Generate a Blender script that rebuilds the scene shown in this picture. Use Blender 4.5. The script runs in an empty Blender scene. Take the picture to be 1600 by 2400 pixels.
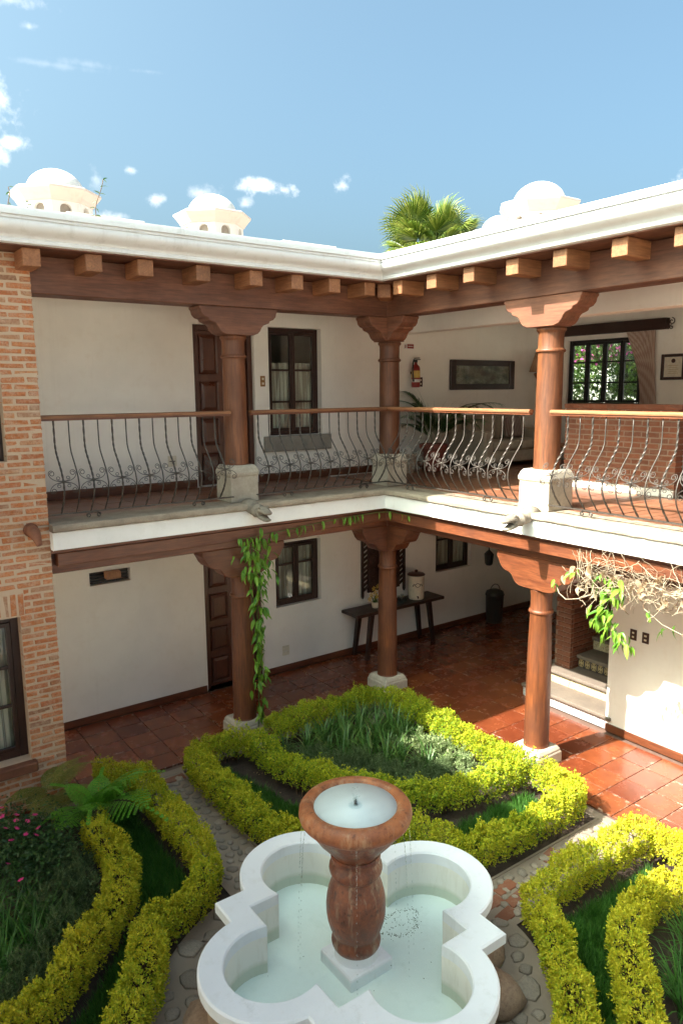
import bpy, bmesh, math, random
import numpy as np
from mathutils import Vector, Matrix

rnd = random.Random(7)
rng = np.random.default_rng(7)
SC = bpy.context.scene
COL = SC.collection
PI = math.pi

# ------------------------------------------------------------------ camera
cam_d = bpy.data.cameras.new('camera')
cam = bpy.data.objects.new('camera', cam_d)
COL.objects.link(cam)
cam_d.sensor_fit = 'VERTICAL'
cam_d.sensor_height = 36.0
cam_d.lens = 25.655
cam_d.clip_end = 3000
cam_d.clip_start = 0.02
CAM = Vector((-5.987, -7.278, 4.163))
_y, _p, _r = math.radians(35.968), math.radians(9.423), math.radians(-0.496)
_f = Vector((math.sin(_y)*math.cos(_p), math.cos(_y)*math.cos(_p), -math.sin(_p)))
_rt = Vector((math.cos(_y), -math.sin(_y), 0))
_u = _rt.cross(_f)
_r2 = math.cos(_r)*_rt + math.sin(_r)*_u
_u2 = -math.sin(_r)*_rt + math.cos(_r)*_u
cam.matrix_world = Matrix(((_r2.x, _u2.x, -_f.x, CAM.x), (_r2.y, _u2.y, -_f.y, CAM.y), (_r2.z, _u2.z, -_f.z, CAM.z), (0, 0, 0, 1)))
SC.camera = cam

def pix_dir(px, py):
    """direction of a point of the sky, given where it stands in the photograph"""
    f = 1710.36
    d = _r2*((px-800)/f) + _u2*(-(py-1200)/f) + _f
    return d.normalized()

# ------------------------------------------------------------------ sun, sky, exposure
SUN_TRAVEL = Vector((0.95, -0.145, -1.0)).normalized()
SUN_EL = math.asin(-SUN_TRAVEL.z)
SUN_AZ = math.atan2(-SUN_TRAVEL.x, -SUN_TRAVEL.y)     # from +Y towards +X
sl = bpy.data.lights.new('sun', 'SUN')
sl.energy = 4.7
sl.angle = math.radians(0.55)
sl.color = (1.0, 0.94, 0.85)
sun = bpy.data.objects.new('sun', sl)
COL.objects.link(sun)
sun.rotation_euler = SUN_TRAVEL.to_track_quat('-Z', 'Y').to_euler()
sun.location = (-9, 2, 14)

SC.view_settings.view_transform = 'Standard'
SC.view_settings.look = 'None'
SC.view_settings.exposure = 1.95
SC.view_settings.gamma = 1.0
SC.view_settings.use_curve_mapping = False
SC.render.engine = 'CYCLES'
SC.cycles.use_denoising = True
SC.cycles.max_bounces = 8
SC.cycles.use_adaptive_sampling = True
SC.cycles.adaptive_threshold = 0.02
SC.cycles.diffuse_bounces = 5
SC.cycles.glossy_bounces = 4
SC.cycles.transmission_bounces = 6
SC.cycles.transparent_max_bounces = 8
SC.cycles.sample_clamp_indirect = 8.0
SC.cycles.caustics_reflective = False
SC.cycles.caustics_refractive = False

W = bpy.data.worlds.new('World')
SC.world = W
W.use_nodes = True
wn, wl = W.node_tree.nodes, W.node_tree.links
wn.clear()
w_out = wn.new('ShaderNodeOutputWorld')
w_bg = wn.new('ShaderNodeBackground')
w_sky = wn.new('ShaderNodeTexSky')
w_sky.sky_type = 'NISHITA'
w_sky.sun_disc = False
w_sky.sun_elevation = SUN_EL
w_sky.sun_rotation = SUN_AZ
w_sky.altitude = 0
w_sky.air_density = 0.7
w_sky.dust_density = 10.0
w_sky.ozone_density = 1.0
w_bg.inputs['Strength'].default_value = 0.118

def wmath(op, a, b=None):
    n = wn.new('ShaderNodeMath'); n.operation = op
    for i, v in enumerate((a, b)):
        if v is None: continue
        if isinstance(v, (int, float)): n.inputs[i].default_value = v
        else: wl.new(v, n.inputs[i])
    return n.outputs[0]
def wdot(a, vec):
    n = wn.new('ShaderNodeVectorMath'); n.operation = 'DOT_PRODUCT'
    wl.new(a, n.inputs[0]); n.inputs[1].default_value = vec
    return n.outputs['Value']
w_tc = wn.new('ShaderNodeTexCoord')
w_dir = w_tc.outputs['Generated']
# small fair-weather clouds, each at its own bearing: (x, y, half width, half height, density)
CLOUDS = [(-4, 232, 52, 44, .95), (30, 336, 30, 14, .7), (-12, 360, 24, 26, .8), (612, 438, 58, 16, .95),
          (662, 446, 38, 15, .9), (585, 432, 30, 14, .8), (801, 434, 22, 20, .75), (368, 467, 22, 13, .6), (306, 397, 14, 9, .55), (470, 452, 40, 14, .4), (570, 478, 22, 16, .5),
          (68, 62, 18, 9, .35), (25, 0, 60, 12, .4), (110, 150, 110, 7, .10), (205, 150, 60, 8, .1), (350, 168, 40, 6, .1), (250, 508, 50, 14, .5), (225, 415, 16, 26, .3),
          (-300, 300, 150, 60, .9), (1900, 380, 160, 50, .9), (2300, 200, 200, 60, .8), (-900, 200, 220, 70, .9)]
w_noise = wn.new('ShaderNodeTexNoise')
w_noise.inputs['Scale'].default_value = 34.0
w_noise.inputs['Detail'].default_value = 7.0
w_noise.inputs['Roughness'].default_value = 0.62
wl.new(w_dir, w_noise.inputs['Vector'])
w_n = wmath('SUBTRACT', w_noise.outputs['Fac'], 0.5)
acc = None
for cx, cy, hw, hh, den in CLOUDS:
    c = pix_dir(cx, cy)
    uu = c.cross(Vector((0, 0, 1))).normalized(); vv = uu.cross(c).normalized()
    k = 1710.0 * max(0.15, c.dot(_f))
    a = wmath('DIVIDE', wdot(w_dir, uu), hw/k)
    b = wmath('DIVIDE', wdot(w_dir, vv), hh/k)
    front = wmath('GREATER_THAN', wdot(w_dir, c), 0.2)
    rr = wmath('SQRT', wmath('ADD', wmath('MULTIPLY', a, a), wmath('MULTIPLY', b, b)))
    m = wmath('SUBTRACT', 1.0, rr)
    m = wmath('ADD', m, wmath('MULTIPLY', w_n, 3.2))
    mr = wn.new('ShaderNodeMapRange'); mr.interpolation_type = 'SMOOTHSTEP'
    wl.new(m, mr.inputs['Value'])
    mr.inputs['From Min'].default_value = 0.1; mr.inputs['From Max'].default_value = 1.5
    mr.inputs['To Max'].default_value = den
    m = wmath('MULTIPLY', mr.outputs[0], front)
    acc = m if acc is None else wmath('MAXIMUM', acc, m)
w_mix = wn.new('ShaderNodeMixRGB')
wl.new(acc, w_mix.inputs['Fac'])
w_tint = wn.new('ShaderNodeMixRGB'); w_tint.blend_type = 'MULTIPLY'; w_tint.inputs['Fac'].default_value = 1.0
wl.new(w_sky.outputs[0], w_tint.inputs['Color1']); w_tint.inputs['Color2'].default_value = (0.75, 1.0, 0.94, 1)
wl.new(w_tint.outputs[0], w_mix.inputs['Color1'])
w_mix.inputs['Color2'].default_value = (5.0, 4.9, 4.8, 1)
wl.new(w_mix.outputs[0], w_bg.inputs['Color'])
wl.new(w_bg.outputs[0], w_out.inputs['Surface'])

# ------------------------------------------------------------------ materials
def _col(c): return (c[0], c[1], c[2], 1.0)

class NT:
    """small helper for procedural materials"""
    def __init__(s, name):
        s.m = bpy.data.materials.new(name); s.m.use_nodes = True
        s.n, s.l = s.m.node_tree.nodes, s.m.node_tree.links
        s.b = s.n['Principled BSDF']
        s.tc = s.n.new('ShaderNodeTexCoord')
        s.oi = s.n.new('ShaderNodeObjectInfo')
    def coord(s, scale=(1, 1, 1), per_object=True, kind='Object'):
        mp = s.n.new('ShaderNodeMapping'); mp.inputs['Scale'].default_value = scale
        s.l.new(s.tc.outputs[kind], mp.inputs['Vector'])
        if not per_object: return mp.outputs[0]
        ad = s.n.new('ShaderNodeVectorMath'); ad.operation = 'ADD'
        mu = s.n.new('ShaderNodeMath'); mu.operation = 'MULTIPLY'; mu.inputs[1].default_value = 37.0
        s.l.new(s.oi.outputs['Random'], mu.inputs[0])
        s.l.new(mp.outputs[0], ad.inputs[0]); s.l.new(mu.outputs[0], ad.inputs[1])
        return ad.outputs[0]
    def noise(s, vec, scale, detail=5, rough=.6):
        n = s.n.new('ShaderNodeTexNoise'); s.l.new(vec, n.inputs['Vector'])
        n.inputs['Scale'].default_value = scale; n.inputs['Detail'].default_value = detail; n.inputs['Roughness'].default_value = rough
        return n.outputs['Fac']
    def ramp(s, fac, stops):
        n = s.n.new('ShaderNodeValToRGB'); s.l.new(fac, n.inputs['Fac'])
        e = n.color_ramp.elements
        while len(e) < len(stops): e.new(0.5)
        for i, (p, c) in enumerate(stops):
            e[i].position = p; e[i].color = _col(c) if not isinstance(c, (int, float)) else (c, c, c, 1)
        return n.outputs['Color']
    def mix(s, fac, a, b, mode='MIX'):
        n = s.n.new('ShaderNodeMixRGB'); n.blend_type = mode
        for inp, v in ((n.inputs['Fac'], fac), (n.inputs['Color1'], a), (n.inputs['Color2'], b)):
            if isinstance(v, (int, float)): inp.default_value = v if inp.name == 'Fac' else (v, v, v, 1)
            elif isinstance(v, tuple): inp.default_value = _col(v)
            else: s.l.new(v, inp)
        return n.outputs[0]
    def math(s, op, a, b):
        n = s.n.new('ShaderNodeMath'); n.operation = op
        for i, v in enumerate((a, b)):
            if isinstance(v, (int, float)): n.inputs[i].default_value = v
            else: s.l.new(v, n.inputs[i])
        return n.outputs[0]
    def vary(s, col, amt=.25):
        h = s.n.new('ShaderNodeHueSaturation'); s.l.new(col, h.inputs['Color'])
        mr = s.n.new('ShaderNodeMapRange'); s.l.new(s.oi.outputs['Random'], mr.inputs['Value'])
        mr.inputs['To Min'].default_value = 1-amt; mr.inputs['To Max'].default_value = 1+amt
        s.l.new(mr.outputs[0], h.inputs['Value'])
        return h.outputs[0]
    def bump(s, fac, strength=.3, dist=.01):
        b = s.n.new('ShaderNodeBump'); b.inputs['Strength'].default_value = strength; b.inputs['Distance'].default_value = dist
        s.l.new(fac, b.inputs['Height']); s.l.new(b.outputs[0], s.b.inputs['Normal'])
    def set(s, col=None, rough=None, **kw):
        for key, v in (('Base Color', col), ('Roughness', rough)):
            if v is None: continue
            if isinstance(v, tuple): s.b.inputs[key].default_value = _col(v)
            elif isinstance(v, (int, float)): s.b.inputs[key].default_value = v
            else: s.l.new(v, s.b.inputs[key])
        for k, v in kw.items(): s.b.inputs[k.replace('_', ' ')].default_value = v
        return s.m

M = {}
def plaster(name, c, stain, rough=.9, bs=.12, fine=60, streak=.12):
    t = NT(name); v = t.coord(per_object=False)
    a = t.noise(v, 1.6, 6, .65); b = t.noise(v, fine, 4, .7); k = t.noise(v, 7, 5, .7)
    col = t.ramp(a, [(.3, tuple(x*.93 for x in c)), (.62, c)])
    spot = t.ramp(k, [(.55, 0.0), (.8, .4)])
    col = t.mix(spot, col, stain)
    st = t.coord((1, 1, .06), False); sk = t.noise(st, 5, 6, .75)
    col = t.mix(t.ramp(sk, [(.56, 0.0), (.75, streak)]), col, tuple(x*.72 for x in stain))
    t.bump(t.mix(.5, b, a), bs, .01)
    M[name] = t.set(col, rough)
plaster('plaster', (.91, .85, .775), (.78, .68, .57), .9, .22, 45, .16)
plaster('plaster_smooth', (.87, .85, .82), (.66, .62, .56), .8, .08)
plaster('cornice_paint', (.79, .80, .81), (.52, .49, .44), .75, .14, 50, .4)
plaster('dome_paint', (.48, .42, .39), (.40, .31, .27), .85, .14, 25, .4)
plaster('dome_white', (.58, .575, .57), (.50, .45, .41), .85, .14, 25, .35)
plaster('bowl_paint', (.60, .67, .69), (.44, .50, .50), .5, .2, 30)
plaster('fountain_white', (.81, .83, .87), (.58, .58, .55), .6, .2, 25, .4)
plaster('pool_paint', (.86, .90, .88), (.58, .64, .58), .7, .1, 30)
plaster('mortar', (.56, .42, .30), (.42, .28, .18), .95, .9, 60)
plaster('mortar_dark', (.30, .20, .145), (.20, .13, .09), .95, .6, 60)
plaster('grout', (.13, .075, .055), (.26, .19, .15), .9, .3, 60)
plaster('concrete', (.25, .195, .15), (.15, .115, .09), .9, .6, 40)
plaster('roof_top', (.55, .45, .37), (.35, .28, .22), .95, .3, 20)
plaster('ground_sand', (.56, .52, .47), (.46, .42, .37), .95, .3, 20)

# pool wall: same paint, with a worn algae line where the water stands
t = NT('pool_wall'); v = t.coord(per_object=False); a = t.noise(v, 6, 6, .7); b = t.noise(t.coord((1, 1, .2), False), 14, 5, .7)
sz = t.n.new('ShaderNodeSeparateXYZ'); t.l.new(t.tc.outputs['Object'], sz.inputs[0])
line = t.ramp(t.math('ADD', sz.outputs[2], t.math('MULTIPLY', a, .05)), [(.288, 1.0), (.325, 0.0)])
col = t.mix(t.ramp(b, [(.5, 0.0), (.75, .45)]), (.82, .81, .76), (.56, .52, .42))
t.bump(a, .2, .01)
M['pool_wall'] = t.set(t.mix(t.math('MULTIPLY', line, .5), col, (.42, .47, .33)), .6)
# wet, weathered terracotta of the fountain: dark glaze, orange wear, pale mineral runs
def weathered(name, dark, warm, pale, amt, rough):
    t = NT(name); v = t.coord((1, 1, 1), False)
    a = t.noise(v, 7, 8, .75); b = t.noise(v, 19, 6, .7); r = t.noise(t.coord((1, 1, .12), False), 16, 6, .7); f = t.noise(v, 60, 4, .7)
    col = t.ramp(a, [(.36, dark), (.50, tuple(.5*(x+y) for x, y in zip(dark, warm))), (.62, warm)])
    col = t.mix(t.ramp(r, [(.52, 0.0), (.68, amt)]), col, pale)
    col = t.mix(t.ramp(b, [(.56, 0.0), (.66, .7)]), col, tuple(x*.35 for x in dark))
    t.bump(t.mix(.5, b, f), .55, .01)
    M[name] = t.set(col, t.ramp(a, [(.3, rough), (.7, rough+.3)]))
weathered('fountain_clay', (.19, .055, .022), (.38, .125, .042), (.44, .27, .16), .6, .35)
weathered('fountain_body', (.085, .026, .016), (.24, .068, .024), (.34, .25, .17), .75, .22)
def wood(name, c1, c2, axis='z', rough=.5, scale=7, dirt=None):
    t = NT(name)
    st = {'x': (.09, 1, 1), 'y': (1, .09, 1), 'z': (1, 1, .09)}[axis]
    v = t.coord(st)
    g = t.noise(v, scale*4, 8, .68); f = t.noise(v, scale*22, 3, .6); big = t.noise(t.coord((1, 1, 1)), 2.2, 4, .6)
    col = t.ramp(g, [(.25, c1), (.7, c2)])
    col = t.mix(t.ramp(f, [(.35, .0), (.7, .6)]), col, tuple(x*.5 for x in c1))
    col = t.mix(t.ramp(big, [(.35, 0.0), (.75, .5)]), col, dirt or tuple(x*.65 for x in c1))
    t.bump(t.mix(.5, g, f), .22, .006)
    M[name] = t.set(t.vary(col, .2), t.ramp(big, [(.3, rough-.1), (.7, rough+.12)]))
for ax in 'xyz':
    wood('wood_'+ax, (.090, .024, .011), (.25, .078, .030), ax, .42, 3)
    wood('beam_'+ax, (.115, .040, .021), (.31, .118, .060), ax, .6, 2.4)
    wood('joist_'+ax, (.22, .085, .036), (.44, .19, .082), ax, .6, 3)
    wood('dark_'+ax, (.030, .012, .009), (.060, .024, .016), ax, .4)
wood('column_wood', (.075, .023, .010), (.26, .088, .031), 'z', .52, 2.4)
wood('column_low', (.070, .019, .008), (.25, .076, .023), 'z', .5, 2.4)
wood('door_wood', (.075, .022, .012), (.135, .044, .022), 'z', .35)
wood('pale_wood', (.30, .13, .06), (.45, .22, .11), 'z', .6)

def stone(name, c, dark, rough=.9, s=1.0, bs=.6, vary=.12, sub=None):
    t = NT(name); v = t.coord((s, s, s))
    a = t.noise(v, 3.5, 8, .7); b = t.noise(v, 38, 5, .75); g = t.noise(v, 9, 4, .6)
    col = t.ramp(a, [(.32, dark), (.58, c)])
    col = t.mix(t.ramp(b, [(.4, .5), (.62, 0.0)]), col, tuple(x*.62 for x in c))
    if sub: col = t.mix(t.ramp(g, [(.5, 0.0), (.68, .8)]), col, sub)
    t.bump(t.mix(.6, b, a), bs, .012)
    M[name] = t.set(t.vary(col, vary), rough)
stone('limestone', (.52, .45, .36), (.33, .28, .22))
stone('ledge_stone', (.42, .335, .25), (.25, .195, .145), .9, 1.6, .9)
stone('gargoyle_stone', (.30, .25, .195), (.13, .105, .085), .9, 3, .9)
stone('cobble', (.29, .235, .19), (.19, .155, .125), .8, 2, .4, .3)
stone('flag', (.30, .245, .195), (.19, .155, .125), .85, 2, .5, .2)
stone('boulder', (.40, .27, .18), (.24, .155, .105), .85, 2.2, .8, .15)
stone('soil', (.050, .032, .022), (.022, .014, .010), 1.0, 4, 1.0, 0)
stone('tread_stone', (.20, .16, .125), (.13, .105, .085), .75, 1.5, .4, .08)
stone('sill_stone', (.33, .295, .25), (.24, .21, .175), .9, 2, .4, 0)
stone('clay', (.24, .09, .045), (.15, .055, .03), .75, 3)
stone('pot_clay', (.22, .05, .03), (.15, .035, .02), .5, 2, .2)
stone('dome_window', (.30, .26, .22), (.20, .17, .15), .6, 2, .2, .2)

# brick: every brick takes its own shade
t = NT('brick'); v = t.coord((1, 1, 1))
a = t.noise(v, 16, 6, .7); b = t.noise(v, 70, 4, .75)
base = t.ramp(t.oi.outputs['Random'], [(0, (.26, .135, .080)), (.12, (.44, .150, .050)), (.4, (.54, .185, .062)), (.62, (.41, .130, .050)), (.8, (.55, .235, .095)), (1, (.35, .20, .125))])
col = t.mix(t.ramp(a, [(.42, 0.0), (.72, .75)]), base, (.58, .42, .30))
col = t.mix(t.ramp(b, [(.36, .5), (.5, 0.0)]), col, (.20, .085, .045))
t.bump(t.mix(.5, a, b), .8, .012)
M['brick'] = t.set(col, .95)
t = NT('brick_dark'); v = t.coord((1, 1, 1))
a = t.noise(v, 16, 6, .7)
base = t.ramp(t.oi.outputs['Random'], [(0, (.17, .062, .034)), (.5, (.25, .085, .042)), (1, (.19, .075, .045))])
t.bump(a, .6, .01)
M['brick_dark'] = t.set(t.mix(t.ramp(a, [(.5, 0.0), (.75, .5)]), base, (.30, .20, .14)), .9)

# glazed terracotta floor, scuffed pale along the edges
def floor_tile(name, cs, rough, scuff):
    t = NT(name); v = t.coord((1, 1, 1))
    a = t.noise(v, 5, 6, .65); b = t.noise(v, 22, 6, .75); g = t.noise(v, 3.2, 5, .7)
    base = t.ramp(t.oi.outputs['Random'], [(0, cs[0]), (.35, cs[1]), (.7, cs[2]), (1, cs[0])])
    col = t.mix(t.ramp(a, [(.35, .55), (.65, 0.0)]), base, tuple(x*.6 for x in cs[0]))
    # edge wear: distance from the tile's centre in its own box
    sx = t.n.new('ShaderNodeSeparateXYZ'); t.l.new(t.tc.outputs['Generated'], sx.inputs[0])
    dx = t.math('ABSOLUTE', t.math('SUBTRACT', sx.outputs[0], .5), 0); dy = t.math('ABSOLUTE', t.math('SUBTRACT', sx.outputs[1], .5), 0)
    e = t.math('MAXIMUM', dx, dy)
    w = t.math('ADD', t.math('MULTIPLY', e, .55), t.math('MULTIPLY', t.mix(.5, b, g), .75))
    wear = t.ramp(w, [(.675, 0.0), (.72, scuff)])
    col = t.mix(wear, col, (.50, .38, .29))
    t.bump(t.mix(.4, a, b), .15, .008)
    r = t.mix(wear, t.ramp(a, [(.3, rough), (.7, rough+.12)]), .75)
    M[name] = t.set(col, r)
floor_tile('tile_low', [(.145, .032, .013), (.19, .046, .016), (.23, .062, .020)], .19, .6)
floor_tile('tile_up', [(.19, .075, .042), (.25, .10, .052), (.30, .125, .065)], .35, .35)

t = NT('iron'); v = t.coord((1, 1, 1)); a = t.noise(v, 60, 4, .7)
t.bump(a, .3, .003)
M['iron'] = t.set(t.ramp(a, [(.35, (.050, .040, .034)), (.7, (.095, .078, .066))]), .48, Metallic=.35)
def flat(name, c, rough=.5, noise=0.12, **kw):
    t = NT(name); a = t.noise(t.coord(), 25, 4, .6)
    M[name] = t.set(t.ramp(a, [(.3, tuple(x*(1-noise) for x in c)), (.7, tuple(min(1, x*(1+noise)) for x in c))]), rough, **kw)
flat('black', (.012, .011, .011), .5)
flat('red_paint', (.28, .018, .014), .3)
flat('label_white', (.72, .70, .66), .5)
flat('label_yellow', (.62, .40, .08), .5)
flat('bronze', (.30, .16, .06), .35, .2, Metallic=.7)
flat('ivory', (.70, .62, .48), .5)
flat('brown_plastic', (.055, .018, .014), .35)
flat('ceramic', (.74, .66, .52), .25)
flat('sofa_cloth', (.40, .33, .25), .95)
flat('paper', (.72, .66, .54), .8)
flat('gold_matte', (.45, .30, .10), .5)
flat('shade_cloth', (.42, .25, .15), .9)
flat('interior_dark', (.05, .045, .04), .9)
flat('petal_yellow', (.65, .45, .08), .6)
flat('petal_pink', (.62, .035, .20), .55)
flat('petal_white', (.75, .70, .60), .55)
flat('bract', (.50, .035, .26), .6)
flat('bin', (.045, .04, .036), .5)

# curtains: fine stripes
def cloth(name, c, d, sc):
    t = NT(name); v = t.coord((1, 1, .02), False)
    wv = t.n.new('ShaderNodeTexWave'); wv.inputs['Scale'].default_value = sc; wv.inputs['Distortion'].default_value = .6
    wv.bands_direction = 'DIAGONAL'
    t.l.new(v, wv.inputs['Vector'])
    t.l.new(t.ramp(wv.outputs['Fac'], [(.3, d), (.6, c)]), t.b.inputs['Base Color'])
    M[name] = t.set(None, .95)
cloth('curtain', (.66, .60, .52), (.42, .34, .28), 22)
cloth('curtain_pink', (.52, .40, .33), (.40, .27, .22), 16)
cloth('pillow', (.40, .32, .26), (.22, .12, .10), 14)

# glass: clear with a mirror sheen that grows at grazing angles
def schlick(n, l, f0, normal=None):
    lw = n.new('ShaderNodeLayerWeight'); lw.inputs['Blend'].default_value = .5
    if normal is not None: l.new(normal, lw.inputs['Normal'])
    pw = n.new('ShaderNodeMath'); pw.operation = 'POWER'; l.new(lw.outputs['Facing'], pw.inputs[0]); pw.inputs[1].default_value = 5.0
    ma = n.new('ShaderNodeMath'); ma.operation = 'MULTIPLY_ADD'; l.new(pw.outputs[0], ma.inputs[0]); ma.inputs[1].default_value = 1-f0; ma.inputs[2].default_value = f0
    return ma.outputs[0]
def glass(name, tint=(.92, .95, .93), rough=.02):
    m = bpy.data.materials.new(name); m.use_nodes = True
    n, l = m.node_tree.nodes, m.node_tree.links
    n.clear()
    o = n.new('ShaderNodeOutputMaterial'); tr = n.new('ShaderNodeBsdfTransparent'); gl = n.new('ShaderNodeBsdfGlossy')
    fr = schlick(n, l, .055)
    tr.inputs['Color'].default_value = _col(tint); gl.inputs['Roughness'].default_value = rough
    mx = n.new('ShaderNodeMixShader')
    l.new(fr, mx.inputs[0]); l.new(tr.outputs[0], mx.inputs[1]); l.new(gl.outputs[0], mx.inputs[2]); l.new(mx.outputs[0], o.inputs[0])
    M[name] = m
glass('glass')
t = NT('water')
v = t.coord((1, 1, 1), False)
t.bump(t.mix(.5, t.noise(v, 9, 3, .5), t.noise(v, 34, 2, .5)), .16, .02)
M['water'] = t.set((.82, .95, .90), .02, IOR=1.33, Transmission_Weight=1.0)
t = NT('water_drop')
M['water_drop'] = t.set((.95, .97, .97), .03, IOR=1.33, Transmission_Weight=1.0)

def leafmat(name, stops, rough=.45, trans=.35, spec=.4):
    """leaf colour runs over the point attribute 'tint'"""
    t = NT(name)
    at = t.n.new('ShaderNodeAttribute'); at.attribute_name = 'tint'
    col = t.ramp(at.outputs['Fac'], stops)
    t.set(col, rough)
    t.b.inputs['Specular IOR Level'].default_value = spec
    tl = t.n.new('ShaderNodeBsdfTranslucent'); t.l.new(col, tl.inputs['Color'])
    mx = t.n.new('ShaderNodeMixShader'); mx.inputs[0].default_value = trans
    t.l.new(t.b.outputs[0], mx.inputs[1]); t.l.new(tl.outputs[0], mx.inputs[2])
    t.l.new(mx.outputs[0], t.n['Material Output'].inputs['Surface'])
    M[name] = t.m
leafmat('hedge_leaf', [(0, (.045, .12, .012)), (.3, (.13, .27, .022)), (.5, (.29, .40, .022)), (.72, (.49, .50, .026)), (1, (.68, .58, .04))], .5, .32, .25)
leafmat('vine_leaf', [(0, (.045, .14, .014)), (.5, (.12, .28, .025)), (1, (.28, .42, .05))], .4, .35)
leafmat('grass_leaf', [(0, (.028, .095, .012)), (.6, (.055, .17, .022)), (1, (.12, .24, .04))], .5, .3)
leafmat('strap_leaf', [(0, (.035, .10, .018)), (.6, (.085, .19, .035)), (1, (.26, .30, .09))], .4, .25)
leafmat('herb_leaf', [(0, (.050, .085, .030)), (.6, (.105, .155, .06)), (1, (.18, .24, .11))], .7, .2, .2)
leafmat('silver_leaf', [(0, (.12, .18, .06)), (.6, (.24, .32, .13)), (1, (.40, .46, .24))], .7, .25, .2)
leafmat('fern_leaf', [(0, (.07, .24, .018)), (.6, (.14, .40, .03)), (1, (.22, .48, .05))], .5, .35)
leafmat('fern_old', [(0, (.11, .14, .02)), (.6, (.22, .23, .045)), (1, (.34, .30, .09))], .6, .3)
leafmat('dark_leaf', [(0, (.018, .050, .012)), (.6, (.038, .10, .022)), (1, (.075, .16, .04))], .4, .2)
leafmat('palm_leaf', [(0, (.025, .055, .006)), (.5, (.075, .125, .012)), (1, (.24, .26, .05))], .35, .15)
leafmat('palm_dry', [(0, (.30, .24, .09)), (1, (.46, .38, .16))], .7, .2)
leafmat('tree_leaf', [(0, (.02, .055, .008)), (.6, (.055, .12, .014)), (1, (.13, .20, .03))], .5, .25)
leafmat('dry_leaf', [(0, (.24, .14, .07)), (1, (.50, .40, .28))], .8, .3)
leafmat('bract_leaf', [(0, (.40, .03, .22)), (1, (.66, .10, .40))], .6, .4)
leafmat('litter_leaf', [(0, (.10, .05, .025)), (1, (.36, .24, .12))], .8, .1)
flat('stem', (.10, .055, .03), .85, .3)
flat('green_stem', (.06, .12, .02), .7, .3)
flat('dry_stem', (.34, .27, .19), .9, .3)
flat('dry_brown', (.17, .10, .06), .9, .3)
flat('trunk', (.16, .12, .09), .95, .35)

# ------------------------------------------------------------------ builders
ORG = {}            # world position of every parent, so that children are built in world coordinates
def tag(o, label=None, cat=None, group=None, kind=None):
    if label: o['label'] = label
    if cat: o['category'] = cat
    if group: o['group'] = group
    if kind: o['kind'] = kind
    return o
def thing(name, label, cat, loc=(0, 0, 0), group=None):
    o = bpy.data.objects.new(name, None); COL.objects.link(o)
    o.empty_display_size = .1
    o.location = loc; ORG[o] = Vector(loc)
    return tag(o, label, cat, group)
def adopt(o, parent):
    o.parent = parent
def link_mesh(name, me, parent=None, loc=None, rot=(0, 0, 0), scale=(1, 1, 1)):
    """a further copy of a shared mesh; loc in world coordinates"""
    o = bpy.data.objects.new(name, me); COL.objects.link(o)
    L = Vector(loc or (0, 0, 0)); ORG[o] = L
    if parent is not None:
        o.parent = parent; L = L - ORG[parent]
    o.location = L; o.rotation_euler = rot; o.scale = scale
    return o

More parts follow.
